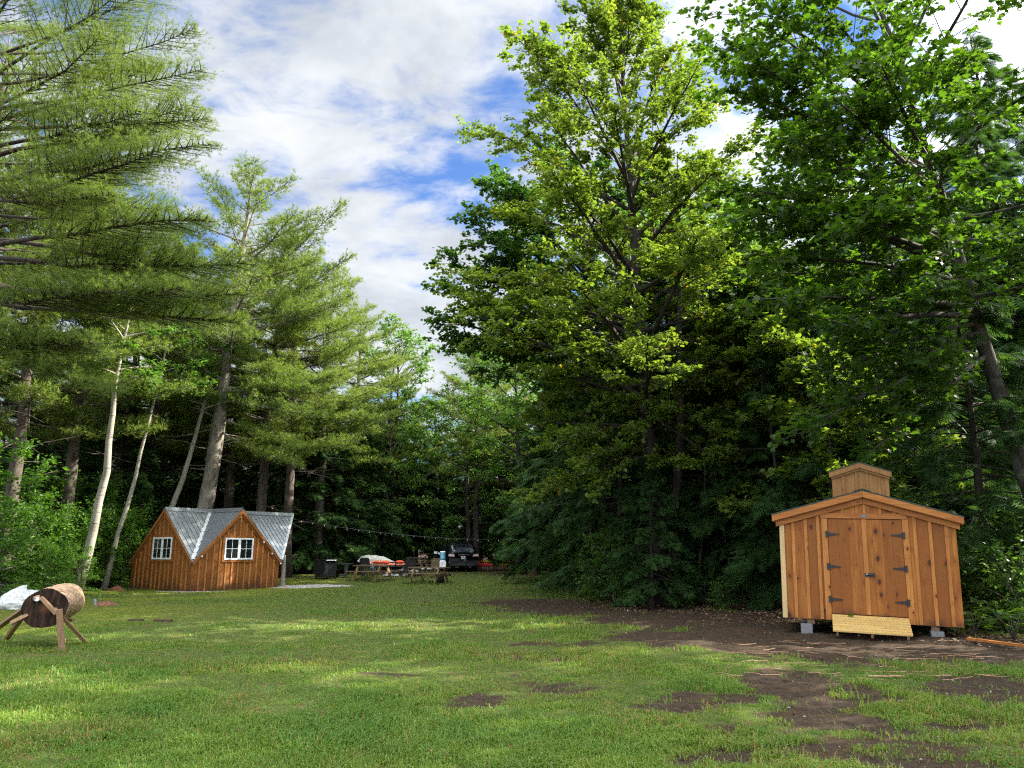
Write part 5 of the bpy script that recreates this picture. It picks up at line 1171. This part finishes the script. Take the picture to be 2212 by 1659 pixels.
dry = rgz.rand(n_) < .03 + .20 * sst(.5, .68, fbm(x * .7, y * .7, 88, 4)) + .10 * s; tn_ = np.where(dry, 1.0, tn_)
gb = MB(); gb.bulk(V, [[0, 1, 2, 3], [3, 2, 4]], 5, n_, tn_)
tag(gb.build('grass', M['grass_blade']), 'patchy short lawn grass of the clearing', kind='stuff')
# clover and small broad leaves low in the lawn
x = (rgz.rand(50000) * 2 - 1); u_ = rgz.rand(50000); y = 1 / (1 / 4.6 - u_ * (1 / 4.6 - 1 / 20)); x = x * (.70 * y + 1)
cl = fbm(x * .9, y * .9, 131, 4); keep = (cl > .56) & (soil(x, y) < .4) & ~((abs((x - 7.01) * math.cos(SY) + (y - 15.7) * math.sin(SY)) < 1.6) & (y > 14.6)); x, y = x[keep], y[keep]; n_ = len(x); a_ = rgz.uniform(0, 6.28, n_)
cm = MB(); scatter(cm, (np.array([(0, 0, 0), (.45, .35, .05), (.3, .9, .02), (-.3, .9, .02), (-.45, .35, .05)]), [[0, 1, 2, 3, 4]]), np.stack([x, y, hgt(x, y) + rgz.uniform(.015, .05, n_)], 1), np.stack([np.cos(a_), np.sin(a_), .15 * rgz.randn(n_)], 1), np.array([0, 0, 1.0]) + rgz.randn(n_, 3) * .4, rgz.uniform(.014, .028, n_), rgz.rand(n_))
tag(cm.build('clover', M['bush_leaf']), 'small clover leaves growing low among the grass', kind='stuff')

# ================================================================== LIGHT, SKY, CAMERA
SKY_OFF = (5.0, 4.0, 0)
SUN_AZ, SUN_EL = R(76), R(35)             # azimuth clockwise from the view direction
sd3 = Vector((math.sin(SUN_AZ) * math.cos(SUN_EL), math.cos(SUN_AZ) * math.cos(SUN_EL), math.sin(SUN_EL)))
sun = bpy.data.lights.new('sun', 'SUN'); sun.energy = 5.0; sun.angle = R(.5); sun.color = (1, .93, .80)
so3 = bpy.data.objects.new('sun', sun); C.objects.link(so3); so3.rotation_euler = (-sd3).to_track_quat('-Z', 'Y').to_euler(); so3.location = (30, 10, 40)
w = bpy.data.worlds.new('World'); bpy.context.scene.world = w; w.use_nodes = True; nt = w.node_tree; nt.nodes.clear(); t = NT(nt)
sky = t.n('ShaderNodeTexSky', sky_type='NISHITA', sun_disc=False, sun_elevation=SUN_EL, sun_rotation=SUN_AZ, air_density=1.0, dust_density=.4, ozone_density=1.5).outputs[0]
dr_ = t.n('ShaderNodeTexCoord').outputs['Generated']; sx3 = t.n('ShaderNodeSeparateXYZ', i={0: dr_}).outputs
zz = t.math('ADD', t.math('MAXIMUM', sx3[2], 0.0), .20)
pv_ = t.n('ShaderNodeCombineXYZ', i={0: t.math('DIVIDE', sx3[0], zz), 1: t.math('DIVIDE', sx3[1], zz), 2: .35}).outputs[0]
pv_ = t.n('ShaderNodeMapping', i={0: pv_, 1: SKY_OFF, 2: (0, 0, R(-35)), 3: (1.0, 1.25, 1)}).outputs[0]
c1 = t.noise(pv_, 1.7, 9, .6, .35); c2 = t.noise(pv_, 6.0, 7, .62, .5); c3 = t.noise(pv_, 2.6, 7, .6, .2)
cm_ = t.math('ADD', t.math('MULTIPLY', c1, .70), t.math('MULTIPLY', c2, .30))
msk = t.ramp(cm_, .39, .53)
msk = t.math('MAXIMUM', t.math('MULTIPLY', msk, .97), t.ramp(sx3[2], .64, .88, 0, .9))  # cloud cover added overhead, above the frame, for neutral fill light
shade = t.ramp(t.math('ADD', t.math('MULTIPLY', c1, .45), t.math('MULTIPLY', c3, .55)), .40, .66)
cc = t.mix(shade, (2.75, 2.82, 2.88), (1.62, 1.76, 1.95))
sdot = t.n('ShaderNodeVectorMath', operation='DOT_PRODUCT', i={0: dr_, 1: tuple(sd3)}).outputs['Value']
# brighter near the sun; unseen sky overhead and behind camera boosted as added fill
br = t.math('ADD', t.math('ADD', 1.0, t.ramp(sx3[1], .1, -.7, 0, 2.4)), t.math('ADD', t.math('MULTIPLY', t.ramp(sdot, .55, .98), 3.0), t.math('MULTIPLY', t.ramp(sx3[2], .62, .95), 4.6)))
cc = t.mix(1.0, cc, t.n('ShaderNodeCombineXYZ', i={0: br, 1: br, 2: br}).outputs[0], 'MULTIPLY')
sky = t.mix(1.0, sky, (.34, .46, .66), 'MULTIPLY')
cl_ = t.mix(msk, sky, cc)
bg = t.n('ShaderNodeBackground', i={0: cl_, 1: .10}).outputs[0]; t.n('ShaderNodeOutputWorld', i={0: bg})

sc = bpy.context.scene
cam = bpy.data.cameras.new('camera'); co_ = bpy.data.objects.new('camera', cam); C.objects.link(co_)
cam.sensor_width = 36; cam.lens = F / 1024 * 36; cam.clip_end = 3000; cam.clip_start = .1
co_.location = (0, 0, CAMZ); co_.rotation_euler = (R(90) + PITCH, 0, 0); sc.camera = co_
sc.view_settings.view_transform = 'Standard'; sc.view_settings.look = 'None'; sc.view_settings.exposure = 1.9; sc.view_settings.gamma = 1
sc.render.engine = 'CYCLES'; cy_ = sc.cycles; cy_.max_bounces = 8; cy_.diffuse_bounces = 5; cy_.transmission_bounces = 5; cy_.glossy_bounces = 3; cy_.sample_clamp_indirect = 8.0
cy_.use_denoising = False
sc.cycles.filter_width = 1.2
